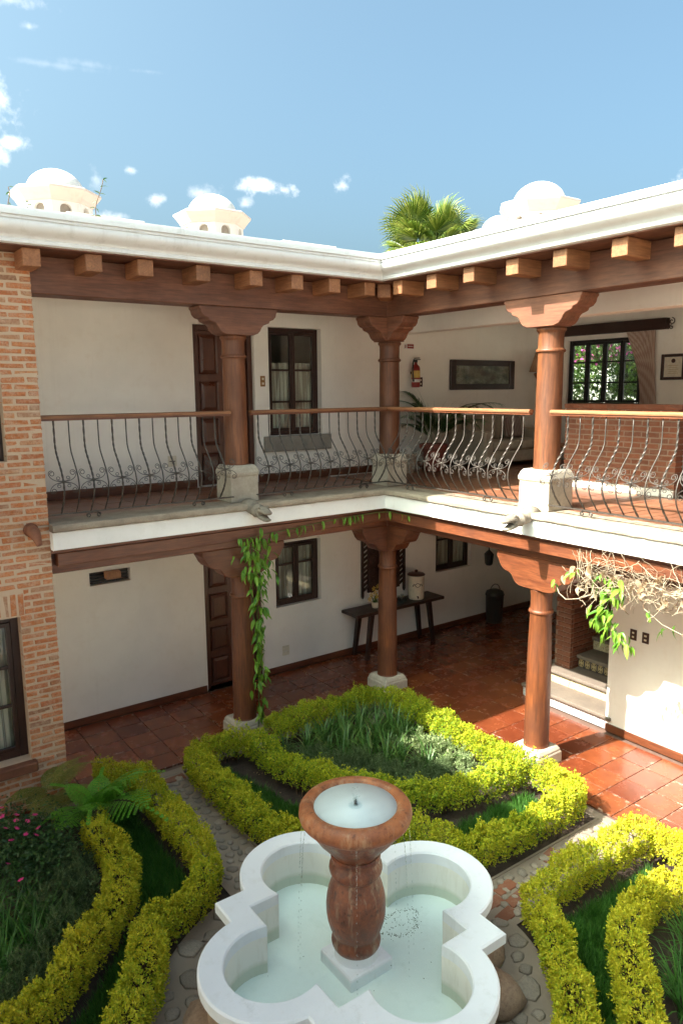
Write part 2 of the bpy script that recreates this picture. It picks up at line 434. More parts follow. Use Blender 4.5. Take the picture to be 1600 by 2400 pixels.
class MB:
    def __init__(s): s.v = []; s.f = []
    def add(s, vs, fs):
        b = len(s.v); s.v += [tuple(p) for p in vs]; s.f += [tuple(i+b for i in f) for f in fs]; return s
    def box(s, x0, y0, z0, x1, y1, z1):
        x0, x1 = min(x0, x1), max(x0, x1); y0, y1 = min(y0, y1), max(y0, y1); z0, z1 = min(z0, z1), max(z0, z1)
        vs = [(x0, y0, z0), (x1, y0, z0), (x1, y1, z0), (x0, y1, z0), (x0, y0, z1), (x1, y0, z1), (x1, y1, z1), (x0, y1, z1)]
        return s.add(vs, [(0, 3, 2, 1), (4, 5, 6, 7), (0, 1, 5, 4), (1, 2, 6, 5), (2, 3, 7, 6), (3, 0, 4, 7)])
    def prism(s, poly, axis, a, b):
        """polygon in the two other axes (in the order x,y,z without axis), extruded a..b"""
        def P(p, t): return {'x': (t, p[0], p[1]), 'y': (p[0], t, p[1]), 'z': (p[0], p[1], t)}[axis]
        n = len(poly); vs = [P(p, a) for p in poly] + [P(p, b) for p in poly]
        fs = [tuple(range(n-1, -1, -1)), tuple(range(n, 2*n))] + [(i, (i+1) % n, n+(i+1) % n, n+i) for i in range(n)]
        return s.add(vs, fs)
    def lathe(s, prof, n=24, c=(0, 0), closed=False, rot=0.0):
        vs = []
        for r, z in prof:
            for k in range(n):
                a = 2*PI*k/n + rot; vs.append((c[0]+r*math.cos(a), c[1]+r*math.sin(a), z))
        fs = []
        for i in range(len(prof)-1):
            for k in range(n):
                fs.append((i*n+k, i*n+(k+1) % n, (i+1)*n+(k+1) % n, (i+1)*n+k))
        if prof[0][0] > 1e-4: fs.append(tuple(range(n-1, -1, -1)))
        if prof[-1][0] > 1e-4: fs.append(tuple(range((len(prof)-1)*n, len(prof)*n)))
        return s.add(vs, fs)
    def tube(s, pts, r, n=6, cap=True):
        pts = [Vector(p) for p in pts]; m = len(pts)
        rs = r if isinstance(r, (list, tuple)) else [r]*m
        t0 = (pts[1]-pts[0]).normalized()
        ref = Vector((0, 0, 1)) if abs(t0.z) < .9 else Vector((1, 0, 0))
        nx = t0.cross(ref).normalized(); vs = []
        for i in range(m):
            t = (pts[min(i+1, m-1)]-pts[max(i-1, 0)])
            t = t.normalized() if t.length > 1e-9 else t0
            nx = (nx - t*nx.dot(t)).normalized(); ny = t.cross(nx)
            for k in range(n):
                a = 2*PI*k/n; vs.append(pts[i] + (nx*math.cos(a)+ny*math.sin(a))*rs[i])
        fs = [(i*n+k, i*n+(k+1) % n, (i+1)*n+(k+1) % n, (i+1)*n+k) for i in range(m-1) for k in range(n)]
        if cap: fs += [tuple(range(n-1, -1, -1)), tuple(range((m-1)*n, m*n))]
        return s.add(vs, fs)
    def grid(s, P):
        """P[i][j] points"""
        n, m = len(P), len(P[0]); vs = [p for row in P for p in row]
        return s.add(vs, [(i*m+j, i*m+j+1, (i+1)*m+j+1, (i+1)*m+j) for i in range(n-1) for j in range(m-1)])
    def mesh(s, name, mat, org=(0, 0, 0), smooth=False, bevel=0, fix=True, seg=1):
        me = bpy.data.meshes.new(name)
        o = Vector(org)
        me.from_pydata([(p[0]-o.x, p[1]-o.y, p[2]-o.z) for p in s.v], [], s.f)
        if fix or bevel:
            bm = bmesh.new(); bm.from_mesh(me)
            if bevel:
                es = [e for e in bm.edges if len(e.link_faces) == 2 and e.calc_face_angle(0) > .5]
                bmesh.ops.bevel(bm, geom=es, offset=bevel, segments=seg, affect='EDGES', profile=.6)
            if fix: bmesh.ops.recalc_face_normals(bm, faces=bm.faces)
            bm.to_mesh(me); bm.free()
        me.materials.append(M[mat])
        if smooth:
            me.polygons.foreach_set('use_smooth', [True]*len(me.polygons))
            if smooth != 'all':
                try: me.set_sharp_from_angle(angle=math.radians(40))
                except Exception: pass
        me.update()
        return me
    def build(s, name, mat, parent=None, smooth=False, bevel=0, org=None, fix=True, seg=1):
        """one mesh object; own origin at org (or at its parent's)"""
        L = Vector(org) if org is not None else (ORG[parent].copy() if parent is not None else Vector((0, 0, 0)))
        me = s.mesh(name, mat, L, smooth, bevel, fix, seg)
        return link_mesh(name, me, parent, L)

def box_part(name, mat, parent, b, bevel=.004, **kw):
    c = ((b[0]+b[3])/2, (b[1]+b[4])/2, (b[2]+b[5])/2)
    return MB().box(*b).build(name, mat, parent, bevel=bevel, org=c, **kw)

def grid_wall(axis, at, thick, a0, a1, z0, z1, holes):
    """wall sheet with rectangular openings; holes = (a0,a1,z0,z1); reveal as deep as thick, towards +axis"""
    mb = MB()
    xs = sorted({a0, a1, *[h[0] for h in holes], *[h[1] for h in holes]}); zs = sorted({z0, z1, *[h[2] for h in holes], *[h[3] for h in holes]})
    xs = [x for x in xs if a0 <= x <= a1]; zs = [z for z in zs if z0 <= z <= z1]
    def P(a, d, z): return (a, at+d, z) if axis == 'y' else (at+d, a, z)
    def inside(a, z): return any(h[0] < a < h[1] and h[2] < z < h[3] for h in holes)
    for i in range(len(xs)-1):
        for j in range(len(zs)-1):
            if inside((xs[i]+xs[i+1])/2, (zs[j]+zs[j+1])/2): continue
            for d in (0, thick):
                mb.add([P(xs[i], d, zs[j]), P(xs[i+1], d, zs[j]), P(xs[i+1], d, zs[j+1]), P(xs[i], d, zs[j+1])], [(0, 1, 2, 3)])
    for h in list(holes) + [(a0, a1, z0, z1)]:
        for (p, q) in (((h[0], h[2]), (h[1], h[2])), ((h[1], h[2]), (h[1], h[3])), ((h[1], h[3]), (h[0], h[3])), ((h[0], h[3]), (h[0], h[2]))):
            mb.add([P(p[0], 0, p[1]), P(q[0], 0, q[1]), P(q[0], thick, q[1]), P(p[0], thick, p[1])], [(0, 1, 2, 3)])
    return mb

def leaf_mesh(name, P, D, N, L, Wd, tint, mat, fold=.25, belly=.45):
    """many small folded leaves as one mesh: base P, direction D, face normal N"""
    n = len(P)
    D = D/np.linalg.norm(D, axis=1, keepdims=True)
    S = np.cross(D, N); S /= (np.linalg.norm(S, axis=1, keepdims=True)+1e-9)
    U = np.cross(S, D)
    L = np.broadcast_to(L, (n,))[:, None]; Wd = np.broadcast_to(Wd, (n,))[:, None]
    mid = P + D*L*belly
    V = np.empty((n, 4, 3)); V[:, 0] = P; V[:, 1] = mid + S*Wd*.5 + U*Wd*fold; V[:, 2] = P + D*L; V[:, 3] = mid - S*Wd*.5 + U*Wd*fold
    me = bpy.data.meshes.new(name)
    me.vertices.add(n*4); me.loops.add(n*6); me.polygons.add(n*2)
    me.vertices.foreach_set('co', V.reshape(-1))
    b = (np.arange(n)*4)[:, None]
    me.loops.foreach_set('vertex_index', (b + np.array([0, 1, 2, 0, 2, 3])[None]).reshape(-1).astype(np.int32))
    me.polygons.foreach_set('loop_start', (np.arange(n*2)*3).astype(np.int32))
    me.polygons.foreach_set('loop_total', np.full(n*2, 3, dtype=np.int32))
    at = me.attributes.new('tint', 'FLOAT', 'POINT')
    at.data.foreach_set('value', np.repeat(np.clip(np.broadcast_to(tint, (n,)), 0, 1), 4).astype(np.float32))
    me.materials.append(M[mat]); me.update(calc_edges=True)
    return me

def blade_mesh(name, blades, mat, seg=4):
    """curved grass-like blades: (base, direction, length, width, droop, tint)"""
    vs, fs, tn = [], [], []
    for b0, d, L, wd, droop, tt in blades:
        d = Vector(d).normalized(); b0 = Vector(b0)
        side = d.cross(Vector((0, 0, 1)))
        side = side.normalized() if side.length > 1e-3 else Vector((1, 0, 0))
        base = len(vs); p = b0.copy(); dd = d.copy()
        for i in range(seg+1):
            t = i/seg; w = wd*(1-t**1.6)*.5*(0.65+.35*min(1, t*3))
            if i < seg: vs += [p+side*w, p-side*w]
            else: vs.append(p.copy())
            p = p + dd*(L/seg); dd = (dd + Vector((0, 0, -droop/seg))).normalized()
        for i in range(seg-1): fs.append((base+2*i, base+2*i+1, base+2*i+3, base+2*i+2))
        fs.append((base+2*(seg-1), base+2*(seg-1)+1, base+2*seg))
        tn += [tt]*(2*seg+1)
    me = bpy.data.meshes.new(name); me.from_pydata([tuple(v) for v in vs], [], fs)
    at = me.attributes.new('tint', 'FLOAT', 'POINT'); at.data.foreach_set('value', np.clip(np.array(tn, dtype=np.float32), 0, 1))
    me.materials.append(M[mat]); me.update()
    return me
def set_tint(me, val):
    at = me.attributes.new('tint', 'FLOAT', 'POINT'); at.data.foreach_set('value', np.full(len(me.vertices), val, dtype=np.float32)); return me
def tint_by(me, fn):
    at = me.attributes.new('tint', 'FLOAT', 'POINT'); at.data.foreach_set('value', np.array([fn(v.co) for v in me.vertices], dtype=np.float32)); return me

# ------------------------------------------------------------------ the setting
GRD = MB().box(-400, -400, -1.2, 400, 400, -.30).build('ground', 'ground_sand')
tag(GRD, kind='structure')
SOIL = MB().add([(-6.5, -7.28, -.03), (-.08, -7.28, -.03), (-.08, -.08, -.03), (-6.5, -.08, -.03)], [(0, 1, 2, 3)]).build('garden_soil', 'soil')
tag(SOIL, kind='structure')

# terracotta gallery floor, tile by tile
FLO = tag(MB().box(-6.9, 0.0, -.3, 5.2, 1.9, -.022).box(0.0, -7.6, -.3, 5.2, -.0005, -.0225).build('floor', 'grout'), kind='structure')
TW, TD = .368, .322
def tile_mesh(name, mat, w, d, h, bev):
    return MB().box(-w/2, -d/2, -h, w/2, d/2, 0).mesh(name, mat, bevel=bev)
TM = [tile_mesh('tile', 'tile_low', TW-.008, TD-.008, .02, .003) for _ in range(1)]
def lay(parent, meshes, name, x0, x1, y0, y1, w, d, ox, oy, z, keep=None):
    i0, i1 = math.floor((x0-ox)/w), math.ceil((x1-ox)/w); j0, j1 = math.floor((y0-oy)/d), math.ceil((y1-oy)/d)
    for i in range(i0, i1):
        for j in range(j0, j1):
            cx, cy = ox+(i+.5)*w, oy+(j+.5)*d
            if not (x0 <= cx <= x1 and y0 <= cy <= y1): continue
            if keep and not keep(cx, cy): continue
            link_mesh(name, rnd.choice(meshes), parent, (cx, cy, z+rnd.uniform(-.0012, .0012)), (rnd.uniform(-.003, .003), rnd.uniform(-.003, .003), rnd.uniform(-.006, .006)+rnd.choice((0, PI))))
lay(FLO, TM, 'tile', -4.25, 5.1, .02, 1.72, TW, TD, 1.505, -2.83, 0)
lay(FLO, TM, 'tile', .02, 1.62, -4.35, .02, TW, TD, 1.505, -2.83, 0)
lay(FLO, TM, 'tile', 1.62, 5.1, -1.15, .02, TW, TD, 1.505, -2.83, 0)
mb = MB()
for i in range(-30, 20):
    for j in range(-20, 20):
        cx, cy = 1.505+(i+.5)*TW, -2.83+(j+.5)*TD
        if (.02 < cx < 1.62 and -7.5 < cy <= -4.35) or (-6.5 < cx < -4.25 and .02 < cy < 1.72):
            mb.box(cx-TW/2+.004, cy-TD/2+.004, -.02, cx+TW/2-.004, cy+TD/2-.004, 0)
tag(mb.build('tile', 'tile_low', FLO), kind='stuff')
# strip of concrete kerb between floor and beds
tag(MB().prism([(-6.6, -.11), (-.11, -.11), (-.11, -7.4), (.0, -7.4), (.0, .0), (-6.6, .0)], 'z', -.2, -.006).build('kerb', 'concrete', bevel=.008), kind='structure')

# balcony floor
BFL = tag(MB().box(-4.17, .405, 2.70, 5.1, 1.9, 2.879).box(.405, -7.3, 2.70, 5.1, .4045, 2.8788).build('balcony_floor', 'grout'), kind='structure')
UM = [tile_mesh('tile', 'tile_up', .322, .322, .02, .003)]
lay(BFL, UM, 'tile', -4.17, .44, .57, 1.72, .33, .33, -.05, .41, 2.899)
lay(BFL, UM, 'tile', .44, 2.1, -4.2, 1.72, .33, .33, .41, -.05, 2.899)
lay(BFL, UM, 'tile', 2.1, 5.1, -1.1, 1.72, .33, .33, .41, -.05, 2.899)
tag(MB().box(-4.17, .407, 2.8795, .40, .56, 2.8985).build('tile', 'tile_up', BFL), kind='stuff')

# ------------------------------------------------------------------ wings of the building
A_N, A_E = -6.52, -7.3
F_N = lambda s, d, z: (s, d, z)
F_E = lambda s, d, z: (d, s, z)
F_W = lambda s, d, z: (A_N-d, s, z)
F_S = lambda s, d, z: (s, A_E-d, z)
def sweep(F, prof, A, smin=None, smax=None):
    """run a profile (depth, height) along a wing; ends mitred into the corners of the court"""
    n = len(prof); mb = MB()
    vs = [F(A-d if smin is None else smin, d, z) for d, z in prof] + [F(d if smax is None else smax, d, z) for d, z in prof]
    return mb.add(vs, [tuple(range(n)), tuple(range(2*n-1, n-1, -1))] + [(i, (i+1) % n, n+(i+1) % n, n+i) for i in range(n)])
def rect(d0, z0, d1, z1): return [(d0, z0), (d1, z0), (d1, z1), (d0, z1)]
CORN = [(0, 5.45), (-.255, 5.45), (-.278, 5.462), (-.278, 5.488), (-.268, 5.496), (-.280, 5.512), (-.305, 5.524), (-.340, 5.536), (-.372, 5.556), (-.392, 5.582), (-.398, 5.610), (-.394, 5.624),
        (-.382, 5.628), (-.382, 5.634), (-.402, 5.637), (-.402, 5.650), (-.390, 5.653), (-.390, 5.659), (-.420, 5.663), (-.424, 5.70), (-.418, 5.725), (0, 5.745)]
BMAT = {'x': 'beam_x', 'y': 'beam_y'}

def wing(name, label, F, A, ax, s_open=None, joists=(), depth=5.2):
    w = thing(name, label, 'building', F((A if s_open is None else s_open)/2, .2, 0))
    sweep(F, CORN, A).build('cornice', 'cornice_paint', w, smooth=True)
    sweep(F, rect(.006, 5.452, depth, 5.70), A).build('roof', 'roof_top', w)
    sweep(F, rect(-.25, 5.440, 1.70, 5.449), A).build('soffit', 'beam_'+ax, w)
    sweep(F, rect(.15, 5.09, .43, 5.436), A, s_open).build('beam', 'beam_'+ax, w, bevel=.008)
    sweep(F, rect(0, 2.647, .40, 2.822), A, s_open).build('fascia', 'plaster_smooth', w, bevel=.004)
    sweep(F, rect(.09, 2.602, .40, 2.645), A, s_open).build('board', 'wood_'+ax, w)
    sweep(F, rect(.07, 2.47, .192, 2.600), A, None if s_open is None else s_open+.05).build('beam', 'wood_'+ax, w, bevel=.006)
    sweep(F, rect(.20, 2.37, .46, 2.599), A, s_open).build('beam', 'wood_'+ax, w, bevel=.008)
    sweep(F, rect(.47, 2.62, depth, 2.69), A).build('ceiling', 'plaster', w)
    for s in joists:
        mb = MB().box(-.0775, -.20, 5.281, .0775, 1.70, 5.438)
        if s in joists: pass
        mb = MB(); h = .0775
        mb.add([F(s-h, -.20, 5.281), F(s+h, -.20, 5.281), F(s+h, 1.69, 5.281), F(s-h, 1.69, 5.281), F(s-h, -.20, 5.438), F(s+h, -.20, 5.438), F(s+h, 1.69, 5.438), F(s-h, 1.69, 5.438)],
               [(0, 3, 2, 1), (4, 5, 6, 7), (0, 1, 5, 4), (1, 2, 6, 5), (2, 3, 7, 6), (3, 0, 4, 7)])
        mb.build('joist', 'joist_'+('y' if ax == 'x' else 'x'), w, bevel=.006, org=F(s, -.2, 5.36))
    return w
def ledge(F, A, ax, w, s_open=None):
    """stone ledge of the balcony: uneven front edge"""
    P = []
    s0 = (A if s_open is None else s_open); n = 90
    mb = MB(); rows = []
    r = random.Random(3 if ax == 'x' else 5)
    for i in range(n+1):
        t = i/n; row = []
        e1, e2, e3 = r.uniform(-.006, .006), r.uniform(-.008, .008), r.uniform(-.004, .004)
        for d, z in ((.40, 2.824), (-.012+e2, 2.824+abs(e3)), (-.032+e1, 2.838+e3), (-.036+e1, 2.872+e3), (-.022+e2*.5, 2.896+e3*.5), (.02, 2.9), (.40, 2.9)):
            sa = s0 if s_open is not None else A-d
            row.append(F(sa+(d-sa)*t, d, z))
        rows.append(row)
    mb.grid(rows); mb.add(rows[0], [tuple(range(7))]); mb.add(rows[-1], [tuple(range(7))])
    return mb.build('ledge', 'ledge_stone', w, smooth=True)

NJ = (-4.22, -3.67, -3.17, -2.56, -1.945, -1.425, -.915, -.40)
EJ = (-.46, -1.04, -1.61, -2.20, -2.77, -3.39, -3.96, -4.53, -5.1)
NW = wing('gallery_building', 'shaded two-storey white gallery wing with two panelled doors, joining the brick wall', F_N, A_N, 'x', -4.17, NJ)
EW = wing('gallery_building', 'sunlit two-storey gallery wing with white fascia and open sitting room, on the right', F_E, A_E, 'y', None, EJ)
ledge(F_N, A_N, 'x', NW, -4.17); ledge(F_E, A_E, 'y', EW)
# corner post of the joists, set on the diagonal
mb = MB(); r2 = math.sqrt(.5)
cpts = [(-.20, -.085), (-.085, -.20), (.55, .44), (.44, .55)]
mb.prism(cpts, 'z', 5.281, 5.438).build('joist', 'joist_x', NW, bevel=.006, org=(-.14, -.14, 5.36))

def window_unit(w, axis, at, a0, a1, z0, z1, rows, cols=2, fw=.055, mat='dark_z', curtain=None, crows=None, sill=None, cur_mat='curtain', depth=.06):
    """casement window: frame, a pane for each light, cloth behind"""
    def B(mb, x0, d0, q0, x1, d1, q1):
        return mb.box(x0, at+d0, q0, x1, at+d1, q1) if axis == 'y' else mb.box(at+d0, x0, q0, at+d1, x1, q1)
    mb = MB()
    B(mb, a0, 0, z0, a0+fw, depth, z1); B(mb, a1-fw, 0, z0, a1, depth, z1)
    B(mb, a0+fw, .001, z0, a1-fw, depth-.001, z0+fw); B(mb, a0+fw, .001, z1-fw, a1-fw, depth-.001, z1)
    org = ((a0+a1)/2, at, z0) if axis == 'y' else (at, (a0+a1)/2, z0)
    fr = mb.build('window', mat, w, bevel=.004, org=org)
    iw = (a1-a0-2*fw)/cols; ih = z1-z0-2*fw
    for c in range(cols):
        x0 = a0+fw+c*iw; x1 = x0+iw; st = .045
        mb = MB()
        B(mb, x0+.003, -.012, z0+fw+.003, x0+st, .03, z1-fw-.003); B(mb, x1-st, -.012, z0+fw+.003, x1-.003, .03, z1-fw-.003)
        cuts = [0]+list(rows)+[1]
        for k, q in enumerate(cuts):
            zc = z0+fw+ih*q
            lo = zc-.014 if 0 < k < len(cuts)-1 else (zc+.003 if k == 0 else zc-st)
            hi = zc+.014 if 0 < k < len(cuts)-1 else (zc+st if k == 0 else zc-.003)
            B(mb, x0+st, -.010, lo, x1-st, .028, hi)
        mb.build('sash', mat, fr, bevel=.003, org=org)
        for k in range(len(cuts)-1):
            p0, p1 = z0+fw+ih*cuts[k], z0+fw+ih*cuts[k+1]
            mb = MB(); B(mb, x0+st-.004, .006, p0+.008, x1-st+.004, .010, p1-.008)
            mb.build('pane', 'glass', fr, org=org)
    if curtain:
        lo, hi = curtain; mb = MB(); rowsP = []
        n = 90
        for zz in (z0+lo*(z1-z0), z0+hi*(z1-z0)):
            row = []
            for i in range(n+1):
                a = a0+.02+(a1-a0-.04)*i/n
                dd = .10+.014*math.sin(a*95)+.008*math.sin(a*41+1)
                row.append((a, at+dd, zz) if axis == 'y' else (at+dd, a, zz))
            rowsP.append(row)
        mb.grid(rowsP).build('curtain', cur_mat, fr, smooth='all', fix=False)
    return fr

def door_unit(w, at, a0, a1, z0, z1):
    mb = MB().box(a0, at, z0, a0+.07, at+.12, z1).box(a1-.07, at, z0, a1, at+.12, z1).box(a0+.07, at+.001, z1-.07, a1-.07, at+.119, z1)
    org = ((a0+a1)/2, at, z0)
    fr = mb.build('door', 'door_wood', w, bevel=.006, org=org)
    MB().box(a0+.073, at+.06, z0+.01, a1-.073, at+.10, z1-.073).build('leaf', 'door_wood', fr, org=org)
    cw = (a1-a0-.146)/2; hh = (z1-z0-.085)
    cuts = (0, .235, .46, .70, 1)
    for c in range(2):
        for k in range(4):
            x0 = a0+.073+c*cw+.055; x1 = a0+.073+(c+1)*cw-.055; q0 = z0+.012+hh*cuts[k]+.05; q1 = z0+.012+hh*cuts[k+1]-.05
            mb = MB()
            # raised and fielded panel
            o = [(x0, q0), (x1, q0), (x1, q1), (x0, q1)]; i1 = [(x0+.02, q0+.02), (x1-.02, q0+.02), (x1-.02, q1-.02), (x0+.02, q1-.02)]; i2 = [(x0+.055, q0+.055), (x1-.055, q0+.055), (x1-.055, q1-.055), (x0+.055, q1-.055)]
            vs = [(x, at+.0595, z) for x, z in o]+[(x, at+.035, z) for x, z in o]+[(x, at+.05, z) for x, z in i1]+[(x, at+.030, z) for x, z in i2]
            fs = []
            for a, b in ((0, 4), (4, 8), (8, 12)):
                fs += [(a+i, a+(i+1) % 4, b+(i+1) % 4, b+i) for i in range(4)]
            mb.add(vs, fs+[(12, 13, 14, 15)]).build('panel', 'door_wood', fr, org=org)
    MB().lathe([(0, 0), (.02, .004), (.022, .012), (.008, .02), (.008, .05), (.022, .06), (.024, .075), (0, .082)], 12).mesh('x', 'bronze')
    kn = MB().lathe([(.0, 0), (.028, .004), (.008, .02), (.024, .05), (.018, .065), (0, .07)], 12)
    kn.v = [(a1-.12+x, at+.055-z, z0+1.0+y) for x, y, z in kn.v]
    kn.build('handle', 'bronze', fr, smooth=True)
    return fr

# north wing: walls with their openings
YW = 1.72
up_holes = [(-1.82, -.92, 2.90, 5.04), (-.69, .20, 3.54, 5.05)]
lo_holes = [(-1.80, -.88, 0, 2.08), (-.66, .14, 1.0, 1.97), (2.54, 3.40, 1.04, 1.90), (-3.34, -2.82, 1.78, 1.95)]
grid_wall('y', YW, .22, -6.7, 5.1, 0, 2.62, lo_holes).build('wall', 'plaster', NW)
grid_wall('y', YW, .22, -6.7, 5.1, 2.70, 5.44, up_holes).build('wall', 'plaster', NW)
MB().box(-6.7, 5.0, 0, 5.2, 5.2, 5.45).box(-6.9, 1.95, 0, -6.7, 5.0, 5.45).box(5.0, 1.95, 0, 5.2, 5.0, 5.45).build('wall', 'plaster', NW)
for a, b in ((-4.2, -1.82), (-.90, 5.1)): box_part('baseboard', 'wood_x', NW, (a, YW-.018, .0, b, YW, .095), .003)
for a, b in ((-4.2, -1.84), (-.90, 5.1)): box_part('baseboard', 'wood_x', NW, (a, YW-.018, 2.90, b, YW, 3.01), .003)
door_unit(NW, YW+.06, -1.82, -.92, 2.90, 5.04)
door_unit(NW, YW+.06, -1.80, -.88, .0, 2.08)
window_unit(NW, 'y', YW+.10, -.69, .20, 3.54, 5.05, (.30, .62), curtain=(.03, .68), cur_mat='curtain')
box_part('sill', 'sill_stone', NW, (-.80, YW-.05, 3.315, .34, YW+.10, 3.535), .01)
window_unit(NW, 'y', YW+.08, -.66, .14, 1.0, 1.97, (.66,), curtain=(.04, .96))
window_unit(NW, 'y', YW+.08, 2.54, 3.40, 1.04, 1.90, (.66,), curtain=(.04, .96))
nb = MB().box(-3.34, YW+.10, 1.78, -2.82, YW+.13, 1.95).build('vent', 'black', NW)
for k in range(4):
    MB().box(-3.33, YW+.06, 1.80+k*.038, -2.83, YW+.095, 1.812+k*.038).build('slat', 'dark_x', nb)

# east wing: upper sitting room and lower passage
XB = 5.1
grid_wall('x', XB, .2, -7.6, 1.72, 2.70, 5.44, [(-.35, 1.10, 3.88, 5.0)]).build('wall', 'plaster', EW)
MB().box(XB, -7.6, 0, XB+.2, 1.72, 2.62).build('wall', 'plaster', EW)
MB().box(1.60, -7.5, 0, 1.80, -2.32, 2.615).box(1.80, -2.50, 0, XB, -2.32, 2.615).build('wall', 'plaster', EW, bevel=.006)
MB().box(1.62, -7.5, 5.03, 1.86, 1.72, 5.279).build('beam', 'plaster', EW, bevel=.006)
MB().box(1.66, -7.5, 5.281, 1.84, 1.72, 5.439).build('wall', 'plaster', EW)
MB().box(1.86, -7.5, 5.40, XB, 1.72, 5.438).build('ceiling', 'plaster', EW)
MB().box(0.5, -7.6, 2.9, XB, -7.4, 5.44).build('wall', 'plaster', EW)
box_part('baseboard', 'wood_y', EW, (1.578, -7.3, .0, 1.598, -2.335, .10), .003)
window_unit(EW, 'x', XB+.05, -.35, 1.10, 3.88, 5.0, (.33, .67), cols=4, fw=.045, mat='black')
# pelmet with iron scroll ends, and the drawn-back curtain
box_part('pelmet', 'dark_y', EW, (XB-.12, -.80, 5.075, XB-.005, 1.25, 5.25), .008)
def spiral(c, r, turns, a0, ax, n=22, sgn=1):
    pts = []
    for i in range(n+1):
        t = i/n; a = a0+sgn*turns*2*PI*t; q = r*(1-.8*t)
        u, v = q*math.cos(a), q*math.sin(a)
        pts.append((c[0], c[1]+u, c[2]+v) if ax == 'x' else (c[0]+u, c[1], c[2]+v))
    return pts
for yy in (-.86, 1.31):
    MB().tube(spiral((XB-.06, yy, 5.19), .055, 1.2, PI/2, 'x', sgn=1 if yy < 0 else -1), .008, 6).tube(spiral((XB-.06, yy, 5.10), .035, 1.2, PI/2, 'x', sgn=-1 if yy < 0 else 1), .008, 6).build('scroll', 'iron', EW, smooth=True)
rowsP = []
for k in range(15):
    t = k/14; z = 5.10-1.22*t
    cy = -.34-.10*math.sin(t*PI/2)-.10*t; hw = .26-.13*math.sin(min(1, t*1.15)*PI*.55)
    rowsP.append([(XB-.06+.022*math.sin(i*1.35+t*.5), cy+hw*(i/40*2-1), z) for i in range(41)])
MB().grid(rowsP).build('curtain', 'curtain_pink', EW, smooth='all', fix=False)

# unseen sides of the court: backless wing and open deck, shaped to admit light
WW = thing('gallery_building', 'unseen gallery wing left of the court, back walls left out to admit sky light', 'building', (A_N-.2, -3.6, 0))
SW = thing('unseen_deck', 'unseen deck on the near side of the court, kept open to admit fill light', 'building', (-3.2, A_E-.2, 0))
def sw(F, prof, A):
    n = len(prof)
    vs = [F(A-d, d, z) for d, z in prof] + [F(d, d, z) for d, z in prof]
    return MB().add(vs, [tuple(range(n)), tuple(range(2*n-1, n-1, -1))] + [(i, (i+1) % n, n+(i+1) % n, n+i) for i in range(n)])
for F, A, ax, w in ((F_W, A_E, 'y', WW), (F_S, A_N, 'x', SW)):
    sw(F, rect(0, 2.647, .40, 2.822), A).build('fascia', 'plaster_smooth', w)
    sw(F, rect(0, 2.824, 3.0, 2.9), A).build('ledge', 'limestone', w)
    sw(F, rect(.47, 2.62, 3.0, 2.69), A).build('ceiling', 'plaster', w)
    sw(F, rect(.20, 2.37, .46, 2.60), A).build('beam', 'wood_'+ax, w)
    sw(F, rect(2.75, 2.37, 3.0, 2.60), A).build('beam', 'wood_'+ax, w)
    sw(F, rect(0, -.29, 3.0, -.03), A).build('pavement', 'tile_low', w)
    for s_ in (-1.2, -3.3, -5.4, -7.0):
        for d_ in (.34, 2.87):
            q = F(s_, d_, 0); MB().lathe([(.15, -.03), (.14, 1.2), (.12, 2.37)], 14, (q[0], q[1])).build('column', 'column_low', w, smooth=True)
            if w is WW: MB().lathe([(.15, 2.9), (.14, 4), (.13, 5.09)], 14, (q[0], q[1])).build('column', 'column_wood', w, smooth=True)
    if w is WW:
        sw(F, CORN, A).build('cornice', 'cornice_paint', w, smooth=True)
        sw(F, rect(.006, 5.452, 3.0, 5.70), A).build('roof', 'roof_top', w)
        sw(F, rect(-.25, 5.440, 3.0, 5.449), A).build('soffit', 'beam_'+ax, w)
        sw(F, rect(.15, 5.09, .43, 5.279), A).build('beam', 'beam_'+ax, w)
        sw(F, rect(2.7, 5.09, 2.98, 5.279), A).build('beam', 'beam_'+ax, w)

# ------------------------------------------------------------------ bricks
def lumpy_box(w, d, h, seed, amt=.004, mat='brick', bevel=.006):
    r = random.Random(seed); bm = bmesh.new(); bmesh.ops.create_cube(bm, size=1)
    bmesh.ops.scale(bm, vec=(w, d, h), verts=bm.verts)
    bmesh.ops.bevel(bm, geom=list(bm.edges), offset=bevel, segments=1, affect='EDGES')
    for v in bm.verts: v.co += Vector((r.uniform(-amt, amt), r.uniform(-amt, amt)*.8, r.uniform(-amt, amt)*.8))
    me = bpy.data.meshes.new('brick'); bm.to_mesh(me); bm.free(); me.materials.append(M[mat])
    return me
BS = [lumpy_box(.214, .11, .047, k, .0055) for k in range(7)]
BH = [lumpy_box(.100, .11, .047, 20+k, .0055) for k in range(5)]
BW = thing('brick_wall', 'orange brick wall with wide pale joints and two windows at the left edge', 'wall', (-4.6, .2, 0))
CH = .0655
open_ = [(-5.62, -4.50, .53, 2.02), (-5.62, -4.50, 3.53, 5.0)]
grid_wall('y', .106, .34, -6.7, -4.172, 0, 5.435, open_).build('mortar', 'mortar', BW)
rest = MB()
def brick_at(x0, x1, zc, y=.155):
    w = x1-x0
    if w < .035: return
    if x1 < -4.97:
        rest.box(x0, y-.055, zc-.0255, x1, y+.055, zc+.0255); return
    ms, base = (BS, .218) if w > .15 else (BH, .104)
    link_mesh('brick', rnd.choice(ms), BW, ((x0+x1)/2, y+rnd.uniform(-.004, .004), zc+rnd.uniform(-.002, .002)), (0, rnd.uniform(-.012, .012), rnd.choice((0, PI))), (w/base, 1, rnd.uniform(.93, 1.06)))
row = 0; z = CH/2
